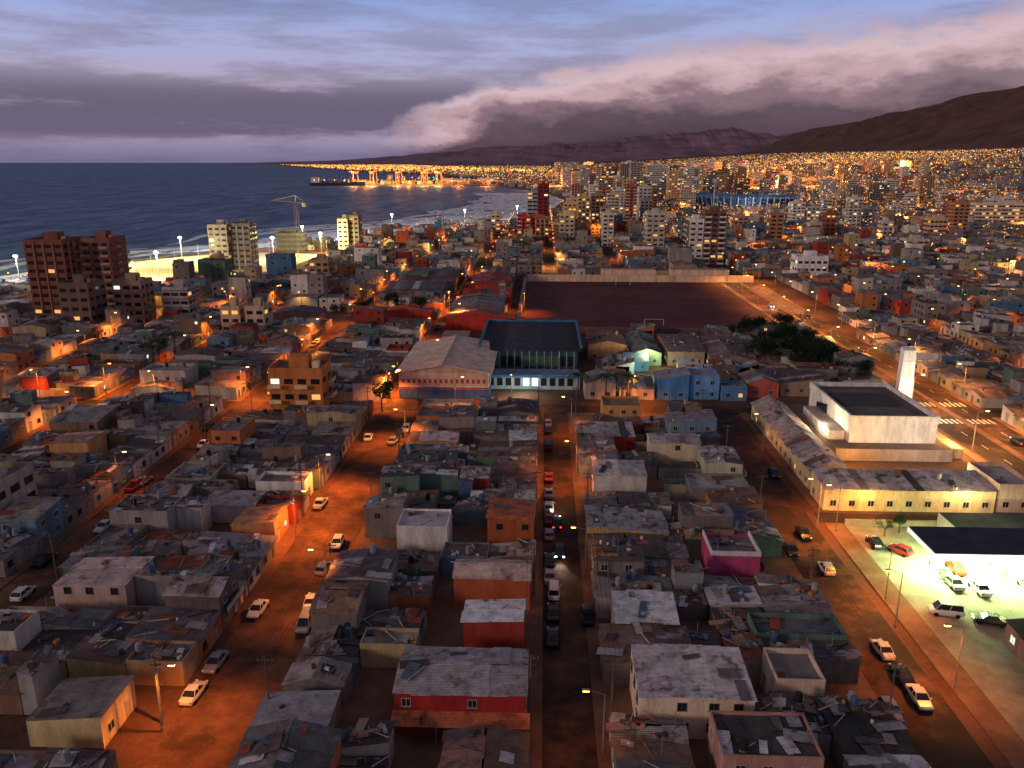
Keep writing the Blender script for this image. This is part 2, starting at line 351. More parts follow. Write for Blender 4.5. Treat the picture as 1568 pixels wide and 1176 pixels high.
CUST=[
 (-15.6,-1.5,73.6,82,1,dict(full=1,fl=2,h=5.2,wc=(.36,.03,.025),rc=(.44,.39,.39),rt='gabx',pan=7,awn=(.66,.19,.09),ywin=1,cl=4)),
 (10.6,22.8,74,82.5,-1,dict(full=1,fl=2,h=5.2,wc=(.82,.66,.50),rc=(.70,.63,.60),rt='monoy',pan=6,ywin=1,cl=3)),
 (26.2,31.5,78,84,-1,dict(full=1,fl=1,h=4.2,wc=(.72,.54,.40),rt='flat',rc=(.25,.22,.2),cl=1)),
 (17.5,27,65,71.5,-1,dict(full=1,fl=2,h=5.2,wc=(.45,.24,.19),rt='flat',rc=(.10,.085,.085),cl=14,ywin=1)),
 (-30,-22,69,75.5,-1,dict(full=1,fl=1,h=3.3,wc=(.30,.22,.17),rt='monox',rc=(.42,.38,.39),pan=3,cl=1)),
 (-9.5,-1.2,64,70,1,dict(full=1,fl=1,h=3.3,wc=(.3,.2,.15),rt='gaby',rc=(.28,.16,.12),cl=3)),
 (-9.5,-2,87.5,92.5,1,dict(full=1,fl=2,h=5.2,wc=(.36,.05,.035),rt='monox',rc=(.82,.77,.77),pan=2,cl=1)),
 (-12,-1.5,99,104.5,1,dict(full=1,fl=2,h=4.8,wc=(.50,.12,.05),rt='gabx',rc=(.66,.46,.38),pan=4,cl=2)),
 (-8.6,-1.2,117,125,1,dict(full=1,fl=2,h=5.0,wc=(.50,.13,.05),rt='monox-',rc=(.62,.17,.08),pan=6,cl=1)),
 (-22.5,-14.6,113.5,120,-1,dict(full=1,fl=2,h=5.2,wc=(.83,.77,.71),rt='flat',rc=(.54,.49,.48),cl=4)),
 (9.5,17.5,91,97,-1,dict(full=1,fl=1,h=3.6,wc=(.5,.28,.17),rt='monoy',rc=(.70,.67,.69),pan=4,cl=2)),
 (24.5,31.5,106,113,1,dict(full=1,fl=2,h=5.0,wc=(.50,.07,.17),rt='flat',rc=(.2,.18,.2),cl=14,band=(.76,.70,.66))),
 (-52,-43,134,139,1,dict(full=1,fl=1,h=3.4,wc=(.83,.79,.73),rt='flat',rc=(.2,.18,.17),cl=3)),
 (-66,-56,95,103,-1,dict(full=1,fl=2,h=4.6,wc=(.55,.40,.33),rt='monox',rc=(.70,.50,.46),pan=5,cl=3)),
 (-54,-46,70,77,1,dict(full=1,fl=1,h=3.2,wc=(.62,.50,.28),rt='monox',rc=(.13,.10,.095),cl=2)),
 (-50,-43,117,124,1,dict(full=1,fl=1,h=3.4,wc=(.60,.25,.1),rt='monox',rc=(.56,.28,.15),cl=2)),
 (-58,-49,125,131,-1,dict(full=1,fl=1,h=3.4,wc=(.5,.45,.4),rt='gabx',rc=(.52,.44,.41),pan=3,cl=2)),
 (-100,-92,150,157,-1,dict(full=1,fl=2,h=4.8,wc=(.6,.3,.12),rt='monox',rc=(.5,.3,.2),cl=2)),
 (9.5,19,137,144,-1,dict(full=1,fl=2,h=5.0,wc=(.7,.62,.54),rt='monoy',rc=(.66,.58,.55),cl=3)),
 (22,32,155,161,1,dict(full=1,fl=2,h=5.0,wc=(.7,.58,.40),rt='gabx',rc=(.56,.47,.45),cl=2)),
 (14,23,179,187,-1,dict(full=1,fl=2,h=5.0,wc=(.64,.32,.09),rt='flat',rc=(.38,.22,.13),cl=3,ywin=1)),
 (-28,-18,160,166,-1,dict(full=1,fl=1,h=3.2,wc=(.6,.3,.15),rt='gabx',rc=(.64,.53,.50),cl=2)),
]
BL=[(c[0],c[1],c[2],c[3]) for c in CUST]
for c in CUST: gen_house(*c)
RES=[(-42,50,199,287),(-12,112,285,432),(48,92,54,212),(-300,-142,428,565),(-300,-192,396,430),(-67,-52,183,194),(190,350,1030,1230)]
def hit(x0,x1,y0,y1):
    for a,b,c,d in BL+RES:
        if x0<b-.2 and x1>a+.2 and y0<d-.2 and y1>c+.2: return True
    return False
STX=[(-35.5,13),(-75,10),(-113,10),(-150,10),(-187,10),(-224,10),(-261,10),(3.2,8.6),(43,10.5),(101,19)]+[(140+37*i,9) for i in range(25)]
STX.sort()
CRY=[56,194,324,436,545,660,775,890,1005,1120,1235,1350,1500]
def mid_house(mb,x0,x1,y0,y1,front,z=0.1):
    fl=R.choices([1,2,3,5],[.58,.31,.085,.025])[0]; h=fl*2.6+R.uniform(0,.8)+z; wc=jit(R.choice(WALLC+[(.72,.66,.58)]*3)); rc=jit(R.choices(ROOFC,ROOFW)[0],.25)
    s=R.uniform(-.7,.7); t=R.uniform(-.4,.4)
    mb.hexa([(x0,y0,z),(x1,y0,z),(x1,y1,z),(x0,y1,z),(x0,y0,h+max(0,s)),(x1,y0,h+max(0,-s)),(x1,y1,h+max(0,-s)+t*.5),(x0,y1,h+max(0,s)+t*.5)],'wall',wc,bottom=False,topm='roof',topc=rc)
    fx=x1 if front>0 else x0
    for f in range(fl):
        for b in range(2):
            c=y0+(y1-y0)*(b+.5)/2
            if R.random()<.7: wq(mb,'x',fx,front,c-.6,c+.6,z+f*2.6+.9,z+f*2.6+2,.04,R.choices(['glass','lit','litw'],[.93,.06,.01])[0])
        for b in range(2):
            c=x0+(x1-x0)*(b+.5)/2
            if R.random()<.5: wq(mb,'y',y0,-1,c-.5,c+.5,z+f*2.6+1,z+f*2.6+1.9,.04,R.choices(['glass','lit','litw'],[.93,.06,.01])[0])
    for k in range(R.randint(1,3)):
        a=R.uniform(x0+1,x1-1); b=R.uniform(y0+1,y1-1); q=R.uniform(.4,1.6); mb.box(a-q,a+q,b-q*.8,b+q*.8,h-.3,h+R.uniform(.3,1.6),'wall',jit(R.choice(WALLC)),topm='roof',topc=jit(R.choice(ROOFC)))
pv=MB()
for i in range(len(STX)-1):
    bx0=STX[i][0]+STX[i][1]/2; bx1=STX[i+1][0]-STX[i+1][1]/2; bm=(bx0+bx1)/2
    if bx1-bx0<8: continue
    for j in range(len(CRY)-1):
        by0,by1=CRY[j]+4.5,CRY[j+1]-4.5
        if not(infr(bx0,by1,.04) or infr(bx1,by1,.04) or infr(bm,by0,.04)): continue
        if bx0<coast((by0+by1)/2)+14 and bx1<coast((by0+by1)/2)+20: continue
        area=[r for r in RES if bx0<r[1] and bx1>r[0] and by0<r[3] and by1>r[2]]
        if not area: pv.box(bx0-1.4,bx1+1.4,by0-1.4,by1+1.4,0,.12,'pave',bottom=False)
        mb=MB(); cnt=0
        near=by1<330
        for side in(-1,1):
            y=by0+R.uniform(0,.5)
            while y<by1-5:
                wy=R.uniform(5,9.5) if near else R.uniform(5.5,10.5)
                y2=min(by1,y+wy)
                if by1-y2<4: y2=by1
                sx0,sx1=(bx0,bm-.15) if side<0 else (bm+.15,bx1)
                if near:
                    if infr((sx0+sx1)/2,y2,.08) and y2>60:
                        if not hit(sx0,sx1,y,y2): gen_house(sx0,sx1,y+.05,y2-.1,side)
                        else:
                            for (u0,u1,sd) in ((sx0,(sx0+sx1)/2,-1),((sx0+sx1)/2+.1,sx1,1)):
                                if not hit(u0,u1,y,y2): gen_house(u0,u1,y+.05,y2-.1,side,dict(fl=1,full=1))
                                elif not any(u0<r[1] and u1>r[0] and y<r[3] and y2>r[2] for r in RES):
                                    ym=(y+y2)/2
                                    for p,q in((y,ym-.1),(ym,y2)):
                                        if q-p>2 and not hit(u0,u1,p,q): gen_house(u0,u1,p,q,side,dict(fl=1,full=1,h=2.8))
                else:
                    if not hit(sx0,sx1,y,y2) and sx0>coast((y+y2)/2)+8:
                        if sx1-sx0>10 and R.random()<.75:
                            sm=sx0+(sx1-sx0)*R.uniform(.35,.65)
                            mid_house(mb,sx0,sm-.1,y,y2-R.uniform(0,.6),side); mid_house(mb,sm,sx1,y+R.uniform(0,1),y2-R.uniform(0,.6),side)
                        else: mid_house(mb,sx0,sx1,y,y2-R.uniform(0,.6),side)
                        cnt+=1
                y=y2
        if cnt: mb.obj('terraced_houses')
pv.obj('pavement')
rd=MB()
for x,w_ in STX:
    segs=[(40,1500)]
    if abs(x-3.2)<1 or abs(x-43)<1: segs=[(40,198),(432,1500)]
    hw=w_/2-1.4
    for a,b in segs:
        yy=a
        while yy<b:
            y2=min(b,yy+40)
            if x-hw>coast(yy)+6 and x-hw>coast(y2)+6: rd.poly([(x-hw,yy,.004),(x+hw,yy,.004),(x+hw,y2,.004),(x-hw,y2,.004)],'dust' if x<-10 else 'asphalt')
            yy=y2
for k,y in enumerate(CRY[1:]):
    x=-300
    while x<900:
        x2=x+30
        skip=(k in(0,) and 48<x<90) or (k==1 and -14<x<108) or (195<x<345 and 1035<y<1225)
        if not skip and x>coast(y)+6 : rd.poly([(x,y-3.1,.008),(x2,y-3.1,.008),(x2,y+3.1,.008),(x,y+3.1,.008)],'asphalt')
        x=x2
rd.poly([(48,129.5,.012),(93,129.5,.012),(93,133.5,.012),(48,133.5,.012)],'asphalt')
rd.obj('road')
mk=MB()
for y in range(60,430,9):
    for x in(96.5,105.5): mk.poly([(x,y,.016),(x+.15,y,.016),(x+.15,y+3,.016),(x,y+3,.016)],'mark')
for yy in(186,200):
    for i in range(12): mk.poly([(93.5+i*1.25,yy,.016),(94.1+i*1.25,yy,.016),(94.1+i*1.25,yy+3.5,.016),(93.5+i*1.25,yy+3.5,.016)],'mark')
mk.obj('road_markings')
md=MB(); md.box(100.2,101.8,60,430,0,.15,'pave'); md.box(48.6,51.8,56,129,0,.14,'pave'); md.box(90,92.2,134,430,0,.14,'pave'); md.box(48.6,51,134,192,0,.14,'pave'); md.obj('median_kerb')

# ---- towers
def tower(x0,x1,y0,y1,h,wc,ac=(.3,.25,.2),style='grid',lit=.08,name='apartment_tower',z=0,rot=0,side=None):
    mb=MB(); X=(x1-x0)/2; Y=(y1-y0)/2; cx,cy=(x0+x1)/2,(y0+y1)/2
    mb.box(-X,X,-Y,Y,-3,h,'wall',wc,bottom=False,topm='conc',topc=(.2,.18,.18)); fh=2.9; n=max(1,int(h/fh)); fh=h/n
    t=.25; mb.box(-X,X,-Y,-Y+t,h+.002,h+1,'wall',wc); mb.box(-X,X,Y-t,Y,h+.002,h+1,'wall',wc); mb.box(-X,-X+t,-Y+t,Y-t,h+.002,h+.99,'wall',wc); mb.box(X-t,X,-Y+t,Y-t,h+.002,h+.99,'wall',wc)
    mb.box(-X*.35,X*.4,-Y*.3,Y*.4,h+.002,h+3.2,'wall',wc); mb.box(X*.5,X*.75,-Y*.2,Y*.2,h+.002,h+1.8,'wall',ac)
    def gl(): return R.choices(['glass','lit','litw'],[1-lit,lit*.85,lit*.15])[0]
    for ax,pos,sg,a0,a1 in(('y',-Y,-1,-X,X),('x',-X,-1,-Y,Y),('x',X,1,-Y,Y)):
        nb=max(2,int((a1-a0)/3.2)); bw=(a1-a0)/nb
        if side and ax=='x': wq(mb,ax,pos,sg,a0,a1,0,h,.02,'wall',side)
        for f in range(n):
            z0=f*fh
            if style=='band': 
                wbox(mb,ax,pos,sg,a0,a1,z0+fh-.5,z0+fh,0,.2,'wall',ac)
            for b in range(nb):
                c=a0+bw*(b+.5); ww=bw*.32 if style!='band' else bw*.42
                wq(mb,ax,pos,sg,c-ww,c+ww,z0+.9,z0+2.2,.05,gl())
                if style=='balc' and b%2==(0 if ax=='y' else 1):
                    wbox(mb,ax,pos,sg,c-bw*.46,c+bw*.46,z0+.0,z0+.15,.06,1.2,'conc',ac); wbox(mb,ax,pos,sg,c-bw*.46,c+bw*.46,z0+.15,z0+.95,1.1,1.18,'wall',ac)
                if style=='fins' and b>0: 
                    if f==0: wbox(mb,ax,pos,sg,a0+bw*b-.2,a0+bw*b+.2,0,h,.0,.35,'wall',ac)
    return mb.obj(name,(cx,cy,z),rot)
W_=(.62,.56,.48)
tower(-196,-181,298,312,31,(.26,.10,.065),(.42,.20,.13),'fins',.03)
tower(-178,-167,305,318,31,(.30,.12,.08),(.50,.28,.19),'balc',.03)
tower(-176,-165,283,295,17,(.20,.13,.10),(.3,.2,.15),'grid',.05,'apartment_block')
tower(-163,-152,296,306,16,(.38,.26,.19),(.4,.3,.2),'balc',.05,'apartment_block')
tower(-146,-136,300,310,13,(.45,.40,.38),(.2,.2,.2),'band',.05,'apartment_block')
tower(-117,-110,283,292,9,(.62,.44,.29),(.4,.3,.2),'grid',.1,'apartment_block')
tower(-108,-101,283,292,9,(.62,.44,.29),(.4,.3,.2),'grid',.1,'apartment_block')
tower(-191,-180,455,470,25,(.50,.43,.38),(.6,.52,.45),'grid',.05)
tower(-179,-168,458,470,25.5,(.20,.18,.19),(.45,.42,.4),'fins',.05)
tower(-141,-134,551,566,22,(.85,.70,.50),(.7,.6,.5),'grid',.1)
tower(-133.5,-127,553,566,24,(.30,.22,.17),(.6,.5,.4),'fins',.1)
tower(-118,-108,400,410,12,(.5,.33,.17),(.5,.3,.2),'balc',.2,'apartment_block')
tower(-46,-38,700,712,17,(.7,.5,.3),(.5,.4,.3),'grid',.2)
tower(-21,-11,630,645,19,(.55,.05,.04),(.65,.62,.6),'balc',.2)
tower(-10.6,-2.5,632,645,19,(.70,.09,.07),(.7,.66,.6),'grid',.2)
tower(-14,-6,662,672,37,(.28,.30,.31),(.5,.5,.5),'band',.15)
tower(-5.8,3,662,672,42,(.28,.025,.025),(.1,.1,.1),'fins',.12)
tower(16,27,703,715,26,(.74,.46,.2),(.75,.55,.3),'balc',.3)
tower(28,38,700,712,31,(.78,.50,.2),(.75,.55,.3),'grid',.3)
tower(40,50,706,718,33,(.4,.26,.15),(.6,.45,.3),'fins',.2)
tower(87.5,96,497,511,26,(.84,.78,.70),(.8,.7,.6),'balc',.1,side=(.2,.12,.1))
tower(96.2,109,497,511,31,(.22,.11,.09),(.80,.73,.63),'balc',.1)
tower(133,149,430,442,11.5,(.84,.80,.76),(.6,.2,.15),'grid',.15,'office_building')
tower(238,250,800,815,22,(.84,.76,.66),W_,'grid',.2); tower(252,264,800,815,18,(.6,.56,.5),W_,'balc',.2)
tower(392,455,765,780,23,(.84,.68,.5),(.85,.7,.5),'band',.2,'hotel_building')
tower(300,330,830,842,14,(.6,.5,.4),W_,'band',.2,'office_building')
tower(-66,-53,184,193,11.5,(.62,.21,.06),(.85,.66,.36),'balc',.22,'apartment_block')
tower(-100,-88,116,127,9,(.45,.38,.30),(.5,.4,.3),'grid',.1,'apartment_block')
tower(205,214,640,650,14,W_,W_,'grid',.2); tower(160,172,700,712,15,(.5,.3,.2),W_,'grid',.2)
tower(245,260,560,572,9,(.6,.5,.38),W_,'band',.2,'office_building')
TC=[(.60,.53,.43),(.68,.42,.2),(.48,.24,.12),(.34,.28,.26),(.66,.52,.34),(.22,.18,.17),(.34,.11,.06),(.78,.72,.62),(.68,.62,.55)]
for k in range(40):
    y=R.uniform(560,1050); x=R.uniform(max(coast(y)+30,-60),y*.55); w2=R.uniform(7,13)
    if .13*y<x+w2 and x<.33*y and y>640: continue
    tower(x,x+w2,y,y+R.uniform(9,14),R.uniform(12,28),jit(R.choice(TC)),W_,R.choice(['grid','balc','fins','band']),.14)
for k in range(16):
    y=R.uniform(740,1080); x=y*R.uniform(.03,.125); w2=R.uniform(9,14)
    tower(x,x+w2,y,y+12,R.uniform(22,40),jit(R.choice(TC)),W_,R.choice(['grid','balc','fins','band']),.16)
for k in range(250):
    y=R.uniform(1080,3000); a=R.choices([R.uniform(.0,.22),R.uniform(.18,.46)],[.72,.28])[0]; x=a*y+20
    if x<coast(y)+40 or (180<x<350 and y<1240): continue
    w2=R.uniform(11,20)*(1+(y-1000)/2500); hh=R.uniform(28,60) if a<.22 else R.uniform(16,38)
    tower(x,x+w2,y,y+R.uniform(14,20),hh,jit(R.choice(TC)),W_,R.choice(['grid','fins','band']),.15,z=th(x,y))
# distant houses + lights
mb=MB(); lt=MB()
R2=random.Random(5)
for k in range(10000):
    y=1500*math.exp(R2.random()*1.85); xl=coast(y)+15; xr=.56*y
    x=R2.uniform(max(xl,-.6*y),xr)
    if x>2500+max(0,y-5000)*.15: continue
    z=th(x,y); s_=R2.uniform(4,9)*(1+y/6000); hh=R2.uniform(4,11); wc=jit(R2.choice(WALLC))
    mb.box(x-s_,x+s_,y-s_,y+s_,z-3,z+hh,'wall',wc,bottom=False,topm='roof',topc=jit(R2.choice(ROOFC)))
for k in range(12500):
    y=650*math.exp(R2.random()**.7*3.0); xl=coast(y)+8; x=R2.uniform(max(xl,-.6*y),.56*y)
    if x>2350+max(0,y-5000)*.15: continue
    r=min(3.0,.13+y*.00046)*R2.uniform(.4,1.15); z=th(x,y)+R2.uniform(7,13)
    lt.octa(x,y,z,r,R2.choices(['far1','far2','far3'],[.52,.39,.09])[0])
for k in range(90):
    y=R2.uniform(2200,7000); x=R2.uniform(.12,.5)*y; dx,dy=R2.choice([(45,0),(20,60),(0,70)])
    for i in range(R2.randint(5,16)):
        xx,yy=x+dx*i,y+dy*i
        if xx>2400: break
        lt.octa(xx,yy,th(xx,yy)+9,2.2,'far2')
for k in range(1500):
    y=R2.uniform(4500,15500); x=coast(y)+R2.uniform(20,300+y*.14); lt.octa(x,y,th(x,y)+15,R2.uniform(2.5,5.8),R2.choice(['far1','far2','far2']))
mb.obj('distant_houses'); lt.obj('distant_city_lights')

# ---- sports hall
mb=MB(); x0,x1,y0,y1=-11.8,11.8,-18,18; h=7
mb.box(x0,x1,y0,y1,0,2.6,'wall',(.05,.13,.38),bottom=False)
mb.box(x0+.02,x1-.02,y0+.02,y1-.02,2.602,h,'wall',(.74,.54,.38),bottom=False)
for i in range(16):
    c=x0+1.2+i*(x1-x0-2.4)/15; wq(mb,'y',y0+.02,-1,c-.35,c+.35,4.2,5.3,.03,'wall' ,(.45,.06,.04))
mb.box(x0-.05,x1+.05,y0-.08,y0,3.2,3.5,'wall',(.8,.68,.55)); mb.box(x0-.05,x1+.05,y0-.08,y0,2.7,3.1,'wall',(.45,.05,.04))
for i in range(6):
    c=y0+3+i*6; wq(mb,'x',x1,1,c-1.6,c+1.6,3.8,5.8,.03,'glass')
for sgn in(-1,1):
    for i in range(10):
        a=y0-.6+i*(y1-y0+1.2)/10; b=y0-.6+(i+1)*(y1-y0+1.2)/10; xa,xb=(0,sgn*(x1+.9)); c=jit((.78,.55,.44),.06)
        mb.slab([(xa,a,h+2.4),(xb,a,h+.1),(xb,b,h+.1),(xa,b,h+2.4)],.25,'conc',c)
mb.poly([(x0,y0+.01,h),(x1,y0+.01,h),(0,y0+.01,h+2.2)],'wall',(.58,.42,.28)); mb.box(-.3,.3,y0-.6,y1+.6,h+2.3,h+2.55,'metal',(.4,.34,.3))
mb.box(-5,3,y1+.5,y1+9,0,9,'wall',(.42,.25,.17),topm='roof',topc=(.4,.25,.18))
mb.obj('sports_hall',(-26,220,0))
mb=MB(); mb.box(-14,14,0,38,0,7.0,'wall',(.05,.085,.14),bottom=False); 
for i in range(8): mb.slab([(-15+i*3.75,-1,7.5+.01*(i%2)),(-15+(i+1)*3.75,-1,7.5+.01*(i%2)),(-15+(i+1)*3.75,39,8.1+.01*(i%2)),(-15+i*3.75,39,8.1+.01*(i%2))],.3,'conc',jit((.055,.048,.065),.3))
for i in range(12): wq(mb,'y',0,-1,-13+i*2.2,-11.4+i*2.2,2.5,5.5,.04,R.choice(['glass','wall','wall']),(.12,.19,.12))
for i in range(13): mb.beam((-13+i*2.16,-.7,0),(-13+i*2.16,-.7,7.2),.12,'metal',(.35,.45,.4),6)
mb.box(-15,15,39.2,39.8,7.5,8.7,'wall',(.06,.22,.34)); mb.box(-15,-14.4,-1,39,8.2,8.9,'wall',(.06,.22,.34)); mb.box(14.6,15.2,-1,39,8.2,8.9,'wall',(.06,.22,.34))
mb.obj('sports_pavilion',(-4,228,0))
mb=MB(); mb.box(-13,13,0,7,0,4,'wall',(.40,.44,.48),topm='roof',topc=(.20,.26,.36)); 
for i in range(10): wq(mb,'y',0,-1,-12+i*2.4,-10.4+i*2.4,1,3.2,.04,'shop' if i in(4,5) else 'glass')
mb.box(-13.2,13.2,-.6,-.01,3.4,3.9,'wall',(.08,.16,.4))
mb.obj('club_building',(-3,212,0)); plight((-6,205,3.5),1500,(.75,1,.85),.5,name='club_lamp'); plight((30,224,5),4500,(.6,1,.75),.5,name='court_lamp'); plight((31,236,5),3500,(.8,1,.5),.5,name='court_lamp')
def simple_bldg(x0,x1,y0,y1,h,wc,rc,name='warehouse',rt='gaby',rise=1.4,wins=True,lit=.1,cl=None):
    mb=MB(); X=(x1-x0)/2;Y=(y1-y0)/2
    H=roofed(mb,-X,X,-Y,Y,0,h,rt,wc,rc,rise=rise,ov=.3)
    if wins:
        fl=max(1,int(h/3))
        for f in range(fl):
            n=max(2,int(2*X/3.2))
            for b in range(n):
                c=-X+2*X*(b+.5)/n; window(mb,'y',-Y,-1,c-.5,c+.5,f*3+1,f*3+2.0,lit=lit)
            n=max(2,int(2*Y/3.2))
            for b in range(n):
                c=-Y+2*Y*(b+.5)/n; window(mb,'x',-X,-1,c-.5,c+.5,f*3+1,f*3+2.0,lit=lit); window(mb,'x',X,1,c-.5,c+.5,f*3+1,f*3+2.0,lit=lit)
    clutter(mb,-X,X,-Y,Y,H,int(X*Y/6)+3 if cl is None else cl)
    return mb.obj(name,((x0+x1)/2,(y0+y1)/2,0))
simple_bldg(30,38,203,211,5.6,(.10,.28,.56),(.3,.3,.34),'blue_house','monox'); simple_bldg(38.5,46,204,212,6.0,(.14,.33,.60),(.35,.33,.33),'blue_house','flat'); simple_bldg(46.5,53,203,209,3.4,(.10,.24,.46),(.3,.25,.2),'blue_house','flat')
simple_bldg(14,26,246,262,5,(.4,.15,.09),(.44,.19,.13),'warehouse','gaby'); simple_bldg(27.5,36,240,268,4,(.3,.32,.22),(.20,.24,.2),'warehouse'); simple_bldg(38,49,240,266,4.5,(.35,.2,.15),(.2,.14,.13),'warehouse','gabx')
simple_bldg(50,62,232,262,4,(.3,.18,.14),(.22,.14,.12),'warehouse'); simple_bldg(11,19,203,213,4.4,(.5,.4,.32),(.3,.26,.25),'house')
simple_bldg(20,29,203,210,3.2,(.5,.4,.3),(.22,.2,.2),'house','monoy'); simple_bldg(54,62,206,216,4,(.45,.1,.07),(.2,.15,.15),'house'); simple_bldg(63,74,208,222,3.6,(.3,.2,.15),(.13,.10,.09),'house','monox')
for k in range(22):
    x=R.uniform(12,62); y=R.choice([216,219,225,233,272,278]); simple_bldg(x,x+R.uniform(5,8),y,y+R.uniform(4,5.5),R.uniform(2.4,3.6),jit(R.choice(WALLC)),jit(R.choice(ROOFC)),'house',R.choice(['monox','flat','monoy']))
BIGR=[(-62,-43,300,310,5,(.6,.06,.03),(.72,.07,.03)),(-36,-14,290,300,5,(.6,.06,.03),(.72,.06,.03)),(-36,-16,304,332,6,(.2,.15,.15),(.28,.24,.24)),(-34,-14,336,352,6,(.4,.05,.04),(.50,.05,.03)),(-68,-44,345,372,7,(.12,.12,.14),(.14,.14,.17)),(-66,-42,384,420,7,(.25,.08,.06),(.13,.11,.12)),(-34,-16,365,400,6,(.35,.05,.05),(.36,.05,.04)),(-32,-15,408,430,6,(.1,.2,.25),(.08,.12,.16)),(-105,-86,300,312,4,(.3,.2,.15),(.12,.13,.18))]
for b in BIGR:
    for o in list(bpy.data.objects):
        if o.name.split('.')[0] in('brick_house','two_storey_house') and b[0]-5<o.location.x<b[1]+5 and b[2]-5<o.location.y<b[3]+5: bpy.data.objects.remove(o)
    simple_bldg(*b,name='warehouse',rt=R.choice(['gaby','gabx']),wins=False,cl=8)
# stadium field
mb=MB(); P=[(-8,290),(60,288),(84,300)]+[(92+8*math.sin(k*.35),310+k*11) for k in range(9)]+[(88,418),(-6,418)]
mb.poly([(x,y,.02) for x,y in P],'pitch'); mb.obj('football_pitch')
mb=MB()
for x0,x1,y0,y1,h,c in((-9,108,419,421,3.4,(.8,.55,.36)),(-10.5,-9,288,419,2.5,(.4,.25,.2)),(12,82,287,288,2.2,(.25,.12,.1))):
    mb.box(x0,x1,y0,y1,0,h,'wall',c)
mb.box(30,58,422,428,0,6,'wall',(.78,.54,.36),topm='roof',topc=(.5,.33,.26)); mb.box(66,96,422,430,0,6,'wall',(.78,.55,.38),topm='roof',topc=(.5,.34,.27))
for i in range(5): mb.box(102+i*1.0,103+i*1.0,330,400,0,.4+i*.4,'conc',(.28,.17,.12))
mb.obj('stadium_wall')
mb=MB()
for i in range(len(P)):
    a,b=P[i],P[(i+1)%len(P)]; mb.poly([(a[0],a[1],.035),(b[0],b[1],.035),(b[0]-.1,b[1]+.3,.035),(a[0]-.1,a[1]+.3,.035)],'pave')
mb.obj('pitch_markings')
def goal(x,y):
    mb=MB(); 
    for s in(-3.6,3.6): mb.cyl(s,0,0,2.4,.08,.08,'wall',(.8,.8,.8),6); mb.beam((s,0,2.4),(s,1.5,0),.04,'wall',(.8,.8,.8))
    mb.beam((-3.6,0,2.4),(3.6,0,2.4),.08,'wall',(.8,.8,.8)); mb.obj('football_goal',(x,y,.02))
goal(42,303); goal(40,408)
# church
mb=MB(); wc=(.84,.80,.72)
mb.box(-12,12,-16,16,0,2.6,'wall',(.35,.26,.2),topm='conc',topc=(.18,.14,.12))
def ring(x0,x1,y0,y1,z0,z1,t,c): 
    mb.box(x0,x1,y0,y0+t,z0,z1,'wall',c); mb.box(x0,x1,y1-t,y1,z0,z1,'wall',c); mb.box(x0,x0+t,y0+t,y1-t,z0,z1-.01,'wall',c); mb.box(x1-t,x1,y0+t,y1-t,z0,z1-.01,'wall',c)
mb.box(-8,10,-12,15,2.602,7.6,'wall',wc,bottom=False,topm='conc',topc=(.14,.12,.11)); ring(-8.2,10.2,-12.2,15.2,7.0,8.6,.5,wc)
mb.poly([(-8.25,2,2.6),(-8.25,9,2.6),(-8.25,9,5.5),(-8.25,2,6.8)],'glass')
mb.box(-11.5,-8.3,-10,8,2.603,4.6,'wall',wc,topm='conc',topc=(.4,.34,.3)); mb.box(-6,6,-2,8,7.63,8.0,'conc',(.09,.08,.075)); mb.box(-6.5,7,-9,12,7.605,7.62,'conc',(.19,.16,.15))
mb.box(12.1,15,-14,10,0,2.2,'wall',(.65,.45,.25),topm='conc',topc=(.4,.34,.28))
mb.obj('church',(73,176,0))
mb=MB(); mb.loft([[(-1.8,-1.0,0),(1.8,-1.0,0),(1.8,1,0),(-1.8,1,0)],[(-1.5,-.9,15),(1.5,-.9,15),(1.7,.9,15.6),(-1.7,.9,15.6)]],'wall',(.84,.81,.75)); mb.box(-.12,.12,-1.15,-1.02,10,13.4,'wall',(.9,.88,.8)); mb.box(-.9,.9,-1.15,-1.03,12,12.3,'wall',(.9,.88,.8)); mb.obj('church_bell_tower',(91,199,0))
simple_bldg(50.2,80,134.6,142,4.2,(.80,.60,.32),(.60,.51,.46),'school_building','monoy',.8)
simple_bldg(50.5,58,144,188,4.0,(.75,.56,.30),(.54,.43,.38),'parish_hall','gaby',1.8)
simple_bldg(80.5,87,135,146,4.6,(.7,.5,.36),(.54,.45,.40),'school_annex','flat')
plight((64,155,4),2500,YEL,.3,name='facade_fill_light'); plight((88.5,165,4),4000,YEL,.3,name='facade_fill_light'); plight((78,150,5),4500,(1,.82,.58),.3,name='facade_fill_light'); plight((60.5,170,5),1800,(1,.8,.5),.3,name='facade_fill_light'); plight((93,189,6),4500,(1,.85,.65),.3,name='facade_fill_light'); plight((57,131.8,4.5),1500,YEL,.3,name='facade_fill_light'); plight((74,131.8,4.5),1500,(1,.8,.4),.3,name='facade_fill_light')  # bare lights added to brighten the church and neighbouring facades, no fixtures
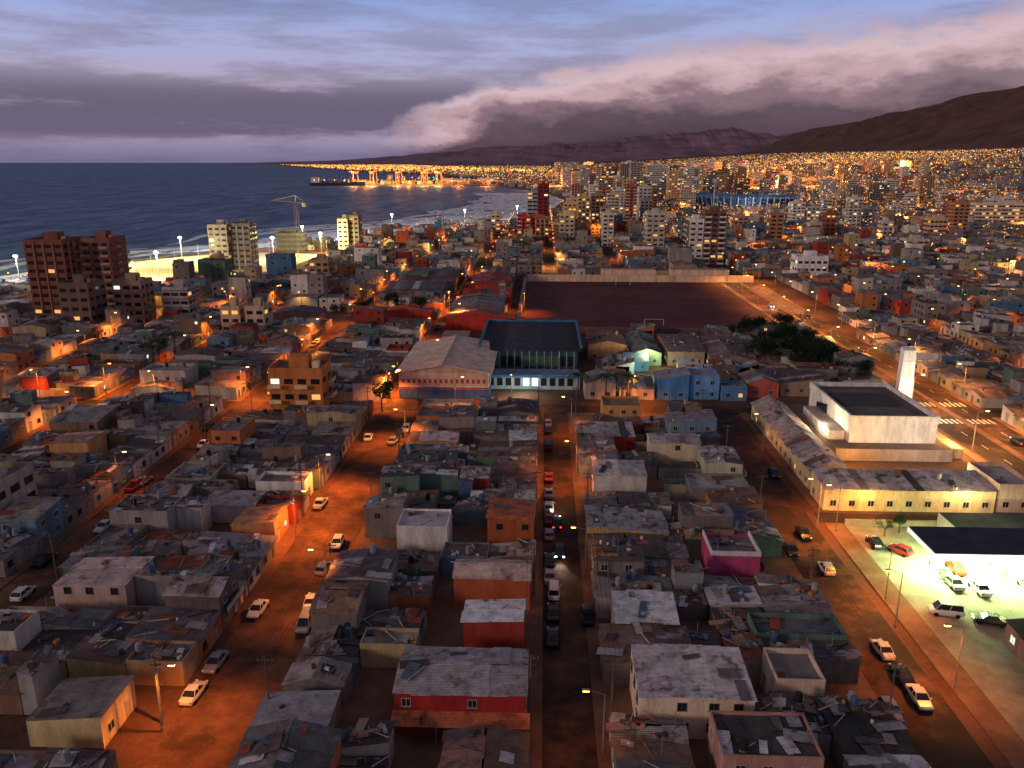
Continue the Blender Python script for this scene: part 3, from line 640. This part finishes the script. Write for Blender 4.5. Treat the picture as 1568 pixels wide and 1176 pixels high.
# ---- gas station
mb=MB()
mb.poly([(52,60,.01),(92,60,.01),(92,129,.01),(52,129,.01)],'conc',(.30,.27,.22)); mb.box(52,92,128.5,129,0.01,1.0,'wall',(.4,.3,.22)); mb.obj('forecourt_paving')
mb=MB()
mb.box(0,26,0,9,5.0,5.9,'wall',(.75,.8,.85),topm='conc',topc=(.05,.055,.07)); mb.box(-.05,26.05,-.06,0,5.05,5.8,'shop',(1,1,1)); mb.box(-.06,0,0,9,5.1,5.75,'litw')
for x in(3,12,21):
    for y in(4.5,): mb.box(x-.2,x+.2,y-.2,y+.2,0,5,'wall',(.8,.8,.8)); mb.box(x-.6,x+.6,y-2.4,y+2.4,.01,.18,'conc',(.6,.6,.55))
    for y in(2.9,6.1): mb.box(x-.4,x+.4,y-.3,y+.3,.18,1.9,'wall',(.8,.8,.8)); wq(mb,'x',x-.4,-1,y-.25,y+.25,1.0,1.6,.02,'glass'); mb.box(x-.42,x+.42,y-.32,y+.32,1.9,2.1,'wall',(.1,.2,.5))
for x in(2,7,12,17,22):
    for y in(2.5,6.5): mb.poly([(x-.5,y-.4,4.99),(x+.5,y-.4,4.99),(x+.5,y+.4,4.99),(x-.5,y+.4,4.99)],'lampW')
mb.box(10,26,12,20,0,3.4,'wall',(.5,.5,.46),topm='conc',topc=(.08,.08,.08)); 
for i in range(5): wq(mb,'y',12,-1,10.6+i*3,13+i*3,.4,3,.04,'shop')
gs=mb.obj('petrol_station',(56.5,107,0))
for x in(4,12,20):
    l=bpy.data.lights.new('canopy_light','AREA'); l.energy=9000; l.color=(.72,1,.36); l.size=5; o=bpy.data.objects.new('canopy_light',l); o.location=(x,4.5,4.9); COL.objects.link(o); o.parent=gs
simple_bldg(60,70,80,94,3.2,(.35,.2,.14),(.09,.07,.06),'workshop','monox'); simple_bldg(53.5,59.5,62,74,3,(.4,.3,.25),(.12,.09,.08),'kiosk','flat'); simple_bldg(72,84,78,96,3.2,(.25,.16,.12),(.10,.08,.07),'workshop','monoy')

# ---- street lamps
def lamp_mesh(nm,em,hh=8):
    mb=MB(); mb.cyl(0,0,0,hh,.11,.06,'metal',(.25,.24,.23),8); mb.cyl(0,0,0,.5,.18,.16,'metal',(.25,.24,.23),8)
    mb.beam((0,0,hh-.1),(1.7,0,hh+.45),.045,'metal',(.25,.24,.23)); mb.loft([[(1.5,-.12,hh+.38),(1.5,.12,hh+.38),(1.5,.1,hh+.52),(1.5,-.1,hh+.52)],[(2.3,-.16,hh+.42),(2.3,.16,hh+.42),(2.3,.1,hh+.56),(2.3,-.1,hh+.56)]],'metal',(.3,.3,.3))
    mb.box(1.6,2.25,-.12,.12,hh+.25,hh+.385,em); return mb.mesh(nm)
LO=lamp_mesh('street_lamp','lampO'); LY=lamp_mesh('street_lamp','lampY',9)
def lamp(x,y,rot,power,col=ORG,me=None,hh=8,sp=132):
    o=place(me or LO,'street_lamp',(x,y,.1),rot); plight((1.9,0,hh+.1),power,col,.2,o,spot=sp)
for x,w_ in STX:
    y=66+R.uniform(0,10); s=1; kx={3.2:.5,43:.45}.get(x,1)
    while y<432:
        s=-s if abs(x-3.2)>1 and abs(x-43)>1 else 1
        if abs(x-101)<1:
            if infr(x,y): lamp(x-9.2,y,0,13000,YEL,LY,9,150); lamp(x+9.3,y+12,math.pi,13000,(1,.36,.07),LY,9,150)
            y+=30; continue
        if (abs(x-3.2)<1 or abs(x-43)<1) and y>198: break
        if infr(x,y,.03) and x>coast(y)+10:
            px=x+s*(w_/2-.9); kn=.75 if y<130 else 1.15
            lamp(px,y,math.pi if s>0 else 0,kx*kn*R.choice([1500,5000,9000,13000]),sp=R.choice([126,136,152]))
        y+=R.uniform(26,38)
for y in(194,324):
    for x in range(-200,40,31):
        if infr(x,y) and not(y==324 and x>-14): lamp(x+6,y+3.6,-math.pi/2,R.choice([5000,9000]))
for x,y,p in((-40.6,120,12000),(-22,193,6000),(49.5,126,7000),(48.9,104,5500),(48.9,84,4500)): lamp(x,y,0 if x<0 else math.pi,p)
mb=MB(); bulbs=[]
for x,w_ in STX:
    y=440+R.uniform(0,20); k=R.randint(0,2)
    while y<1500:
        if infr(x,y) and x>coast(y)+12:
            mb.beam((x+3,y,0),(x+3,y,8.5),.12,'metal',(.3,.3,.3),4); mb.octa(x+3,y,8.7,.3+y*.0004,'far2' if abs(x-101)<2 else R.choice(['far1','far1','far2']))
            if k%3==0: bulbs.append((x+2.2,y,10,1.0))
            k+=1
        y+=R.uniform(26,36)
mb.obj('distant_street_lamps'); E=bpy.data.objects.new('distant_lamp_bulbs',None); COL.objects.link(E)
for x,y,z,p in bulbs: plight((x,y,z),R.choice([15000,28000]),R.choice([ORG,ORG,YEL]),.5,E,spot=165)
for k in range(90):
    y=R.uniform(1500,5000); x=R.uniform(max(coast(y)+30,0.0),min(2300,.5*y)); plight((x,y,th(x,y)+22),R.choice([150000,300000]),R.choice([ORG,YEL]),2,E)
print('bulbs',len(bulbs))
# floodlit beach
mb=MB()
pts=[(-266,398),(-192,398),(-192,432),(-150,432),(-150,540),(-215,556),(-258,490)]
mb.poly([(x,y,.03) for x,y in pts],'sand'); mb.obj('beach')
def fmast(x,y,p,c=(1,.86,.36),big=.9,name='floodlight_mast'):
    mb=MB(); mb.cyl(0,0,0,14,.2,.12,'metal',(.4,.4,.4),8); mb.box(-1.2,1.2,-.3,.3,13.6,14.6,'metal',(.3,.3,.3)); 
    mb.box(-1.1,1.1,-.42,-.31,13.7,14.5,'lampW'); mb.octa(0,-.4,14.1,big,'lampW'); o=mb.obj(name,(x,y,0)); plight((0,-1,13),p,c,.6,o)
for x,y in((-256,474),(-252,430),(-230,505),(-207,497),(-172,508),(-150,540),(-205,420)): fmast(x,y,60000)
for x,y in((-268,400),(-268,360),(-222,568),(-180,600),(-160,650),(-140,745),(-80,818),(-30,890)): fmast(x,y,45000,(.8,.9,1),.35,'surf_fill_mast')  # extra masts added along the coast to brighten the surf
mb=MB(); 
for a,b in((-1,-1),(1,-1),(1,1),(-1,1)): mb.beam((a,b,0),(a,b,34),.15,'metal',(.15,.09,.07),4)
for z in range(0,34,2): mb.beam((-1,-1,z),(1,-1,z+2),.1,'metal',(.15,.09,.07),4); mb.beam((1,1,z),(-1,1,z+2),.1,'metal',(.15,.09,.07),4)
mb.beam((-10,0,33),(24,0,34),.3,'metal',(.2,.08,.06),4); mb.beam((0,0,38),(22,0,34.2),.1,'metal'); mb.beam((0,0,38),(-9,0,33.4),.1,'metal'); mb.beam((0,0,33),(0,0,38),.25,'metal'); mb.box(-10,-7,-1,1,30.5,33,'conc',(.3,.3,.3))
mb.obj('tower_crane',(-172,562,0),2.6)
tower(-182,-164,545,556,13,(.08,.07,.07),(.1,.1,.1),'band',.0,'unfinished_building')
# ---- blue stadium
mb=MB(); n=48
def el(rx,ry,z): return [(rx*math.cos(2*math.pi*i/n),ry*math.sin(2*math.pi*i/n),z) for i in range(n)]
mb.loft([el(62,80,0),el(66,84,15)],'wall',(.05,.12,.24),False); mb.loft([el(66,84,15),el(38,54,2)],'conc',(.12,.28,.48),False); mb.poly(el(38,54,1.9),'leaf',(.05,.10,.04))
for i in range(n):
    a=2*math.pi*i/n; b=a+2*math.pi/n; mb.beam((66*math.cos(a),84*math.sin(a),0),(69*math.cos(a),87*math.sin(a),18),.8,'wall',(.6,.62,.64),4)
    if math.cos(a)>.2 or math.cos(a)<-.4 or math.sin(a)>.5: mb.slab([(71*math.cos(a),89*math.sin(a),18),(71*math.cos(b),89*math.sin(b),18),(54*math.cos(b),71*math.sin(b),20),(54*math.cos(a),71*math.sin(a),20)],.4,'conc',(.14,.24,.36))
for a in(.7,2.4,3.9,5.5):
    x,y=74*math.cos(a),94*math.sin(a); mb.beam((x,y,0),(x,y,38),.7,'metal'); mb.box(x-3,x+3,y-.5,y+.5,35,40,'metal',(.5,.5,.5))
so_=mb.obj('sports_stadium',(270,1130,0)); plight((0,0,16),60000,(.7,.85,1),2,so_,name='stadium_lamp'); plight((-20,-105,10),16000,(.75,.87,1),2,so_,name='stadium_lamp')
# ---- port
mb=MB(); mb.box(-560,-120,2240,2330,-3,1.5,'conc',(.2,.16,.13)); mb.box(-700,-130,2560,2590,-3,2.5,'rock'); mb.box(-330,-120,2330,2700,-3,1.6,'conc',(.2,.16,.13)); mb.obj('port_quay')
mb=MB()
for k in range(120): x=R.uniform(-540,-140); y=R.uniform(2262,2320); c=R.choice([(.5,.15,.08),(.1,.2,.4),(.5,.4,.2),(.6,.6,.6),(.2,.3,.2)]); mb.box(x,x+12,y,y+5,1.51,R.choice([4,7,10]),'metal',c)
for k in range(18): x=R.uniform(-320,-150); y=R.uniform(2350,2650); mb.box(x,x+30,y,y+16,1.61,R.uniform(8,14),'wall',jit(W_),topm='roof',topc=(.3,.28,.28))
mb.obj('container_stacks')
for x in(-520,-470,-400,-330,-290):
    mb=MB(); c=(.45,.2,.1)
    for a in(-8,8):
        for b in(-6,6): mb.beam((a,b,0),(a*.7,b,34),.9,'metal',c,4)
    mb.beam((-8,0,34),(-8,0,50),.8,'metal',c,4); mb.beam((-20,0,33),(34,0,36+R.uniform(0,22)),.9,'metal',c,4); mb.beam((-8,0,50),(30,0,40),.4,'metal',c,4); mb.box(-12,-2,-5,5,30,36,'metal',(.5,.45,.4)); mb.box(-9,9,-6.5,6.5,33,34.5,'metal',c)
    mb.octa(0,-7,30,2.6,'far2'); mb.obj('harbour_crane',(x,2256,1.5),R.uniform(-1.2,1.2)); plight((x,2230,20),180000,YEL,2,E)
def ship(x,y,L,c):
    mb=MB(); rings=[]
    for t,w_,z in((-1,.6,0),(-.9,.95,0),(0,1,0),(.7,.85,1),(1,.05,3)):
        X=t*L/2; w2=w_*L*.07; rings.append([(X,-w2*.8,-1),(X,w2*.8,-1),(X,w2,8+z),(X,-w2,8+z)])
    mb.loft(rings,'paint',c); mb.box(-L*.46,-L*.33,-L*.055,L*.055,8.01,22,'wall',(.7,.68,.62)); mb.box(-L*.42,-L*.38,-2,2,22.01,27,'wall',(.5,.1,.08))
    for k in range(4): xx=-L*.22+k*L*.16; mb.box(xx,xx+L*.1,-6,6,8.01,11,'metal',(.3,.15,.1)); mb.beam((xx-4,0,8),(xx-4,0,26),.6,'metal',(.5,.4,.2),4)
    for k in range(5): mb.octa(-L*.4+k*L*.18,-L*.07,15,2.0,'far3' if k%2 else 'far2')
    mb.obj('cargo_ship',(x,y,-1.3),.12)
ship(-560,2215,150,(.05,.06,.1)); ship(-440,2620,130,(.2,.05,.04))
mb=MB()
for k in range(60): mb.octa(R.uniform(-560,-130),R.choice([2245,2325,2400,2560]),R.uniform(9,16),R.uniform(1.0,2.2),R.choice(['far1','far2','far2','far3']))
for k in range(24): mb.octa(-700+k*24,2575,8,1.2,'far1')
mb.obj('port_lights')
for x in(-500,-380,-240,-160): plight((x,2290,22),300000,ORG,2,E)

# ---- cars
W1=(.72,.72,.70);S1=(.33,.34,.35);K1=(.02,.02,.025)
CARC=[W1]*4+[S1]*4+[K1]*4+[(.4,.03,.02)]*2+[(.03,.06,.18),(.12,.12,.13),(.6,.5,.1)]
def car_mesh(kind,c):
    mb=MB(); L={'sedan':2.15,'hatch':1.9,'pickup':2.5,'van':2.2}[kind]
    zt={'sedan':.92,'hatch':.95,'pickup':1.05,'van':1.05}[kind]
    rings=[]
    for t,w_,zb,z in((-1,.76,.42,zt-.18),(-.94,.84,.28,zt-.02),(-.5,.88,.22,zt),(.1,.88,.22,zt),(.5,.87,.22,zt-.03),(.88,.82,.27,zt-.17),(1,.70,.40,zt-.32)):
        y=t*L; rings.append([(-w_*.9,y,zb),(w_*.9,y,zb),(w_,y,(zb+z)/2+.05),(w_*.88,y,z),(-w_*.88,y,z),(-w_,y,(zb+z)/2+.05)])
    mb.loft(rings,'paint',c)
    yb0,yb1,yt0,yt1,hz={'sedan':(-1.35,1.0,-.75,.35,1.42),'hatch':(-1.7,.95,-1.35,.3,1.46),'pickup':(-.5,1.2,-.35,.6,1.62),'van':(-2.05,1.55,-1.95,.85,1.85)}[kind]
    mb.loft([[(-.78,yb0,zt-.03),(.78,yb0,zt-.03),(.78,yb1,zt-.03),(-.78,yb1,zt-.03)],[(-.62,yt0,hz-.05),(.62,yt0,hz-.05),(.62,yt1,hz-.05),(-.62,yt1,hz-.05)]],'glass',(0,0,0),False)
    mb.box(-.64,.64,yt0-.03,yt1+.03,hz-.05,hz,'paint',c)
    for s in(-1,1):
        for a,b in((yb0,yt0),(yb1,yt1),((yb0+yb1)/2,(yt0+yt1)/2)): mb.beam((s*.785,a,zt-.02),(s*.63,b,hz-.03),.04,'paint',c,4)
        for y in(-L*.62,L*.62): mb.beam((s*.68,y,.32),(s*.90,y,.32),.32,'tire',n=10); mb.beam((s*.9,y,.32),(s*.91,y,.32),.18,'metal',(.5,.5,.5),8); mb.poly([(s*.91,y+.3*math.cos(q*.785),.32+.3*math.sin(q*.785)) for q in range(8)],'tire')
        mb.box(s*.62-.14,s*.62+.14,L-.1,L-.0,.6,.74,'wall',(.8,.8,.75)); mb.box(s*.66-.12,s*.66+.12,-L-.02,-L+.06,.62,.78,'wall',(.4,.02,.02)); mb.box(s*.95-.07,s*.95+.07,.72,.88,zt-.02,zt+.14,'paint',c)
    if kind=='pickup': mb.box(-.72,.72,-2.35,-.6,1.052,1.06,'tire'); 
    return mb.mesh('parked_car')
CM={}
def car(x,y,rot=0,kind=None,c=None,z=.01,name='parked_car'):
    kind=kind or R.choices(['sedan','hatch','pickup','van'],[5,3,1.5,.5])[0]; c=c or R.choice(CARC)
    if (kind,c) not in CM: CM[(kind,c)]=car_mesh(kind,c)
    o=place(CM[(kind,c)],name if kind not in('pickup','van') else {'pickup':'pickup_truck','van':'delivery_van'}[kind],(x,y,z),rot+R.uniform(-.03,.03)); return o
def moving(x,y,rot,c=None):
    o=car(x,y,rot,'sedan',c,name='moving_car'); mb=MB()
    for s in(-.6,.6): mb.box(s-.14,s+.14,2.16,2.2,.58,.76,'lampW'); mb.box(s-.14,s+.14,-2.24,-2.2,.6,.78,'lampR')
    mb.obj('lights',(0,0,0),0,o)
    l=bpy.data.lights.get('headlight') or bpy.data.lights.new('headlight','SPOT'); l.energy=900; l.color=(1,.85,.6); l.spot_size=1.0; l.shadow_soft_size=.1
    h=bpy.data.objects.new('headlight',l); h.location=(0,2.3,.7); h.rotation_euler=(math.radians(80),0,0); COL.objects.link(h); h.parent=o
for y in(181,176,165,147,139,133,128,122,108): car(1.3,y)
car(1.3,113,0,'sedan',K1); car(1.9,103.6,0,'van',W1); car(1.7,98,0,'sedan',K1); car(1.6,92,0,'sedan',K1); moving(2.9,116,math.pi,K1); moving(2.6,126.5,0)
car(6.4,97.5,0,'pickup',K1)
for x,y,c,k in((-40.2,79,W1,'sedan'),(-40,85,S1,'sedan'),(-39,97.2,W1,'sedan'),(-31.4,94,S1,'van'),(-32.2,99.5,W1,'sedan'),(-33,117.5,W1,'hatch'),(-33,109,S1,'hatch'),(-40,133,W1,'sedan'),(-39,169,W1,'sedan'),(-33,167,S1,'sedan'),(-32.5,172,K1,'sedan')): car(x,y,R.choice([0,math.pi])+R.uniform(-.1,.1),k,c)
for x,y,c,k in((43.3,112,W1,'hatch'),(43.3,91,W1,'sedan'),(43.5,85.6,K1,'sedan'),(43.7,81.5,W1,'sedan'),(39.4,79,S1,'hatch'),(43.5,124,K1,'sedan'),(39.7,118,K1,'sedan'),(46,151,K1,'sedan'),(-74,122,W1,'sedan'),(-74,100,W1,'hatch'),(-74,163,W1,'sedan'),(-77,142,S1,'sedan'),(-77,110,K1,'sedan'),(-112,172,W1,'sedan'),(-77.6,175,K1,'sedan')): car(x,y,R.choice([0,math.pi]),k,c)
for x,y,rr,c,k in((57,118.5,.6,(.4,.03,.02),'hatch'),(60.5,108.5,0,S1,'sedan'),(63.5,107,0,W1,'sedan'),(71,108,0,S1,'hatch'),(63,113,0,(.4,.03,.02),'sedan'),(55.6,100.5,1.4,W1,'van'),(60.5,98.5,1.3,K1,'sedan'),(76,127,1.5,W1,'van'),(71,126.6,1.6,S1,'sedan'),(54,121,0,K1,'sedan')): car(x,y,rr,k,c,.02)
for y,rr in((150,0),(172,0),(215,math.pi),(240,math.pi),(262,0),(300,math.pi),(320,0),(345,math.pi),(370,0)): moving(97.3 if rr else 105,y,rr)
for k in range(9): moving(R.choice([-35,-75,-113,-150,140,177]),R.uniform(200,420),R.choice([0,math.pi]))
for x,w_ in STX:
    for k in range(8):
        y=R.uniform(130,430)
        if x in(3.2,43) : continue
        if abs(x-101)<1 or not infr(x,y) or x<coast(y)+12 or min(abs(y-194),abs(y-324))<6: continue
        car(x+R.choice([-1,1])*(w_/2-2.5),y,R.choice([0,math.pi]))
# ---- utility poles and wires
def pole_mesh():
    mb=MB(); mb.cyl(0,0,0,8.6,.13,.09,'wall',(.13,.115,.10),8); mb.box(-.9,.9,-.05,.05,8.1,8.22,'wall',(.10,.08,.06)); mb.box(-.6,.6,-.04,.04,7.3,7.4,'wall',(.10,.08,.06))
    for q in(-.8,-.3,.3,.8): mb.cyl(q,0,8.22,8.4,.05,.04,'metal',(.3,.3,.3),6)
    return mb.mesh('utility_pole')
PO=pole_mesh()
for x in(-1.0,7.9,-41.7,-29.6,37.6,-70.4,-80.2):
    prev=None; wb=MB()
    for k in range(5):
        y=74+k*27+(x%3); place(PO,'utility_pole',(x,y,.1),0)
        if prev:
            for q in(-.8,-.3,.3,.8):
                pp=None
                for t in range(7):
                    f=t/6; p=(x+q,prev+(y-prev)*f,8.45-1.1*4*f*(1-f)*.5)
                    if pp: wb.beam(pp,p,.02,'tire',n=3)
                    pp=p
        prev=y
    wb.obj('power_lines')
# ---- trees
def tree_mesh(seed,hh=7,rr=3.5):
    T=random.Random(seed); mb=MB(); mb.cyl(0,0,0,hh*.45,.28,.18,'trunk',n=7); cl=[]
    for i in range(9):
        a=T.uniform(0,6.28); q=T.uniform(.3,1)*rr*.75; z=hh*T.uniform(.5,.92); p=(q*math.cos(a),q*math.sin(a),z); mb.beam((0,0,hh*.42),p,.11,'trunk',n=4,r2=.03); cl.append((p,T.uniform(.9,1.7)))
    for p,r in cl:
        b=T.uniform(.4,1.1)
        for i in range(150):
            d=Vector((T.gauss(0,1),T.gauss(0,1),T.gauss(0,.8))).normalized()*r*T.uniform(.5,1.1); c=Vector(p)+d; u=Vector((T.gauss(0,1),T.gauss(0,1),T.gauss(0,1))).normalized(); v=u.orthogonal().normalized(); s=T.uniform(.12,.28)
            mb.poly([tuple(c+u*s),tuple(c+v*s*.6),tuple(c-u*s),tuple(c-v*s*.6)],'leaf',(.03*b,.055*b,.02*b))
    return mb.mesh('tree')
TM=[tree_mesh(i,7+i*.6,3.2+i*.3) for i in range(3)]
def palm_mesh():
    T=random.Random(3); mb=MB(); mb.beam((0,0,0),(.3,0,7),.25,'trunk',n=7,r2=.16)
    for i in range(16):
        a=i*.39+T.uniform(-.1,.1); pr=None
        for k in range(6):
            t=k/5; r=3*t; z=7+1.1*math.sin(t*2.3)-1.6*t*t; p=(.3+r*math.cos(a),r*math.sin(a),z)
            if pr:
                w2=.35*(1-t*.7); n=(-math.sin(a)*w2,math.cos(a)*w2)
                mb.poly([(pr[0],pr[1],pr[2]),(pr[0]+n[0],pr[1]+n[1],pr[2]-.2),(p[0]+n[0],p[1]+n[1],p[2]-.2),p],'leaf',(.035,.06,.02)); mb.poly([(pr[0],pr[1],pr[2]),(pr[0]-n[0],pr[1]-n[1],pr[2]-.2),(p[0]-n[0],p[1]-n[1],p[2]-.2),p],'leaf',(.04,.07,.025))
            pr=p
    return mb.mesh('palm_tree')
PM=palm_mesh()
for k in range(34): place(R.choice(TM),'tree',(R.uniform(64,89),R.uniform(226,284),0),R.uniform(0,6)).scale=(R.uniform(.8,1.3),)*3
for x,y in((-62,352),(-58,318),(-50,322),(-64,330),(-80,306),(-72,312),(88,218),(84,222),(-120,240),(-40,190)): place(R.choice(TM),'tree',(x,y,0),R.uniform(0,6))
for x,y in((57,124.5),(60,126)): place(R.choice(TM),'tree',(x,y,0),R.uniform(0,6)).scale=(.45,)*3
for x,y in((-118,236),(-116,228),(16,199.5),(9,200),(-117.5,246),(22,199.6)): place(PM,'palm_tree',(x,y,.1),R.uniform(0,6))

# ---------------------------------------------------------------- world
w=bpy.data.worlds.new('World'); scene.world=w; w.use_nodes=True; nt=w.node_tree; nt.nodes.clear()
L=nt.links.new
def M(op,a,b=None,c=None,clamp=False):
    n=N(nt,'ShaderNodeMath',operation=op); n.use_clamp=clamp
    for i,v in enumerate((a,b,c)):
        if v is None: continue
        if isinstance(v,(int,float)): n.inputs[i].default_value=v
        else: L(v,n.inputs[i])
    return n.outputs[0]
def ramp(f,st,interp='EASE'):
    n=N(nt,'ShaderNodeValToRGB'); cr=n.color_ramp; cr.interpolation=interp
    while len(cr.elements)<len(st): cr.elements.new(.5)
    for e,(p,c) in zip(cr.elements,st): e.position=p; e.color=(*c,1)
    L(f,n.inputs[0]); return n.outputs[0]
def mix(f,a,b):
    n=N(nt,'ShaderNodeMix',data_type='RGBA'); 
    if isinstance(f,(int,float)): n.inputs[0].default_value=f
    else: L(f,n.inputs[0])
    for i,v in((6,a),(7,b)):
        if isinstance(v,tuple): n.inputs[i].default_value=(*v,1)
        else: L(v,n.inputs[i])
    return n.outputs[2]
def noi(x,y,z,det=6,rough=.6,sc=1):
    c=N(nt,'ShaderNodeCombineXYZ'); 
    for i,v in enumerate((x,y,z)):
        if isinstance(v,(int,float)): c.inputs[i].default_value=v
        else: L(v,c.inputs[i])
    n=N(nt,'ShaderNodeTexNoise'); n.inputs['Scale'].default_value=sc; n.inputs['Detail'].default_value=det; n.inputs['Roughness'].default_value=rough; L(c.outputs[0],n.inputs['Vector']); return n.outputs[0]
tc=N(nt,'ShaderNodeTexCoord'); sp=N(nt,'ShaderNodeSeparateXYZ'); L(tc.outputs['Generated'],sp.inputs[0])
az=M('ARCTAN2',sp.outputs[0],sp.outputs[1]); el_=M('ARCSINE',sp.outputs[2])
def g3(v): return (v,v,v)
basec=ramp(M('MULTIPLY',el_,2.2,clamp=True),[(0,(.19,.17,.29)),(.07,(.34,.28,.42)),(.18,(.45,.38,.53)),(.28,(.40,.42,.68)),(.40,(.27,.37,.72)),(.62,(.105,.105,.155)),(1,(.068,.064,.085))])
nA=noi(M('MULTIPLY',az,3.2),M('MULTIPLY',el_,20),1.3,7,.62)
nB=noi(M('MULTIPLY',az,13),M('MULTIPLY',el_,30),4.1,8,.62)
nC=noi(M('MULTIPLY',az,4.0),M('MULTIPLY',el_,11),9.0,5,.55)
nD=noi(M('MULTIPLY',az,7),M('MULTIPLY',el_,42),2.2,8,.65)
nE=noi(M('MULTIPLY',az,2.2),M('MULTIPLY',el_,13),6.6,7,.62)
band=ramp(M('MULTIPLY',el_,5,clamp=True),[(0,g3(.20)),(.09,g3(.20)),(.17,g3(.85)),(.36,g3(.85)),(.5,g3(.25)),(1,g3(.20))])
mA=M('MULTIPLY',ramp(M('ADD',M('ADD',M('MULTIPLY',nA,.45),M('MULTIPLY',nD,.55)),M('MULTIPLY',band,.17)),[(.47,g3(0)),(.64,g3(1))]),M('ADD',M('MULTIPLY',band,.65),.35),clamp=True)
c1=mix(mA,basec,ramp(M('MULTIPLY',el_,6,clamp=True),[(0,(.12,.10,.19)),(.35,(.105,.085,.16)),(.6,(.17,.14,.23)),(1,(.20,.19,.29))]))
c1=mix(M('MULTIPLY',ramp(nE,[(.52,g3(0)),(.68,g3(1))]),.45),c1,(.17,.15,.24))
Et=ramp(M('MULTIPLY_ADD',az,1.1,.35,clamp=True),[(.08,g3(.012)),(.18,g3(.050)),(.29,g3(.084)),(.44,g3(.106)),(.62,g3(.122)),(.92,g3(.145))],'LINEAR')
puff=M('ADD',M('MULTIPLY',M('SUBTRACT',nB,.5),.075),M('MULTIPLY',M('SUBTRACT',nC,.5),.06))
t=M('DIVIDE',M('SUBTRACT',M('ADD',Et,puff),el_),M('MULTIPLY_ADD',Et,.66,.012))
bank=ramp(M('MULTIPLY_ADD',t,.5,.2,clamp=True),[(.10,(.40,.36,.50)),(.25,(.66,.47,.52)),(.35,(.54,.36,.40)),(.46,(.24,.15,.19)),(.58,(.08,.052,.085)),(.80,(.032,.02,.04))])
bank=mix(M('MULTIPLY',ramp(nB,[(.44,g3(0)),(.62,g3(1))]),.5),bank,mix(.35,bank,(.24,.15,.22)))
mB=ramp(M('MULTIPLY_ADD',t,1,.4,clamp=True),[(.12,g3(0)),(.46,g3(1))])
fade=ramp(M('MULTIPLY_ADD',az,1,.5,clamp=True),[(.28,g3(0)),(.40,g3(1))])
c2=mix(M('MULTIPLY',mB,fade),c1,bank)
sky=N(nt,'ShaderNodeTexSky'); sky.sky_type='NISHITA'; sky.sun_disc=False; sky.sun_elevation=math.radians(4); sky.sun_rotation=math.radians(-115)
sc=N(nt,'ShaderNodeVectorMath',operation='SCALE'); L(sky.outputs[0],sc.inputs[0]); sc.inputs['Scale'].default_value=.008
ad=N(nt,'ShaderNodeVectorMath',operation='ADD'); L(sc.outputs[0],ad.inputs[0]); L(c2,ad.inputs[1])
bg=N(nt,'ShaderNodeBackground'); L(ad.outputs[0],bg.inputs[0]); bg.inputs[1].default_value=1.0
ow=N(nt,'ShaderNodeOutputWorld'); L(bg.outputs[0],ow.inputs[0])
w.cycles.sampling_method='MANUAL'; w.cycles.sample_map_resolution=256
s=bpy.data.lights.new('sun','SUN'); s.energy=.85; s.angle=math.radians(8); s.color=(1,.70,.52); so=bpy.data.objects.new('sun',s); COL.objects.link(so)
d=Vector((math.cos(math.radians(14))*math.sin(math.radians(-125)),math.cos(math.radians(14))*math.cos(math.radians(-125)),math.sin(math.radians(14))))
so.rotation_euler=d.to_track_quat('Z','Y').to_euler()
cam=bpy.data.cameras.new('camera'); cam.lens=28.26; cam.sensor_width=36; cam.clip_end=200000; cam.clip_start=.5
co=bpy.data.objects.new('camera',cam); co.location=(0,0,60); co.rotation_euler=(math.radians(90-15.43),0,math.radians(2.29)); COL.objects.link(co); scene.camera=co
scene.view_settings.view_transform='Standard'; scene.view_settings.look='None'; scene.view_settings.exposure=0
print('objs',len(bpy.data.objects))
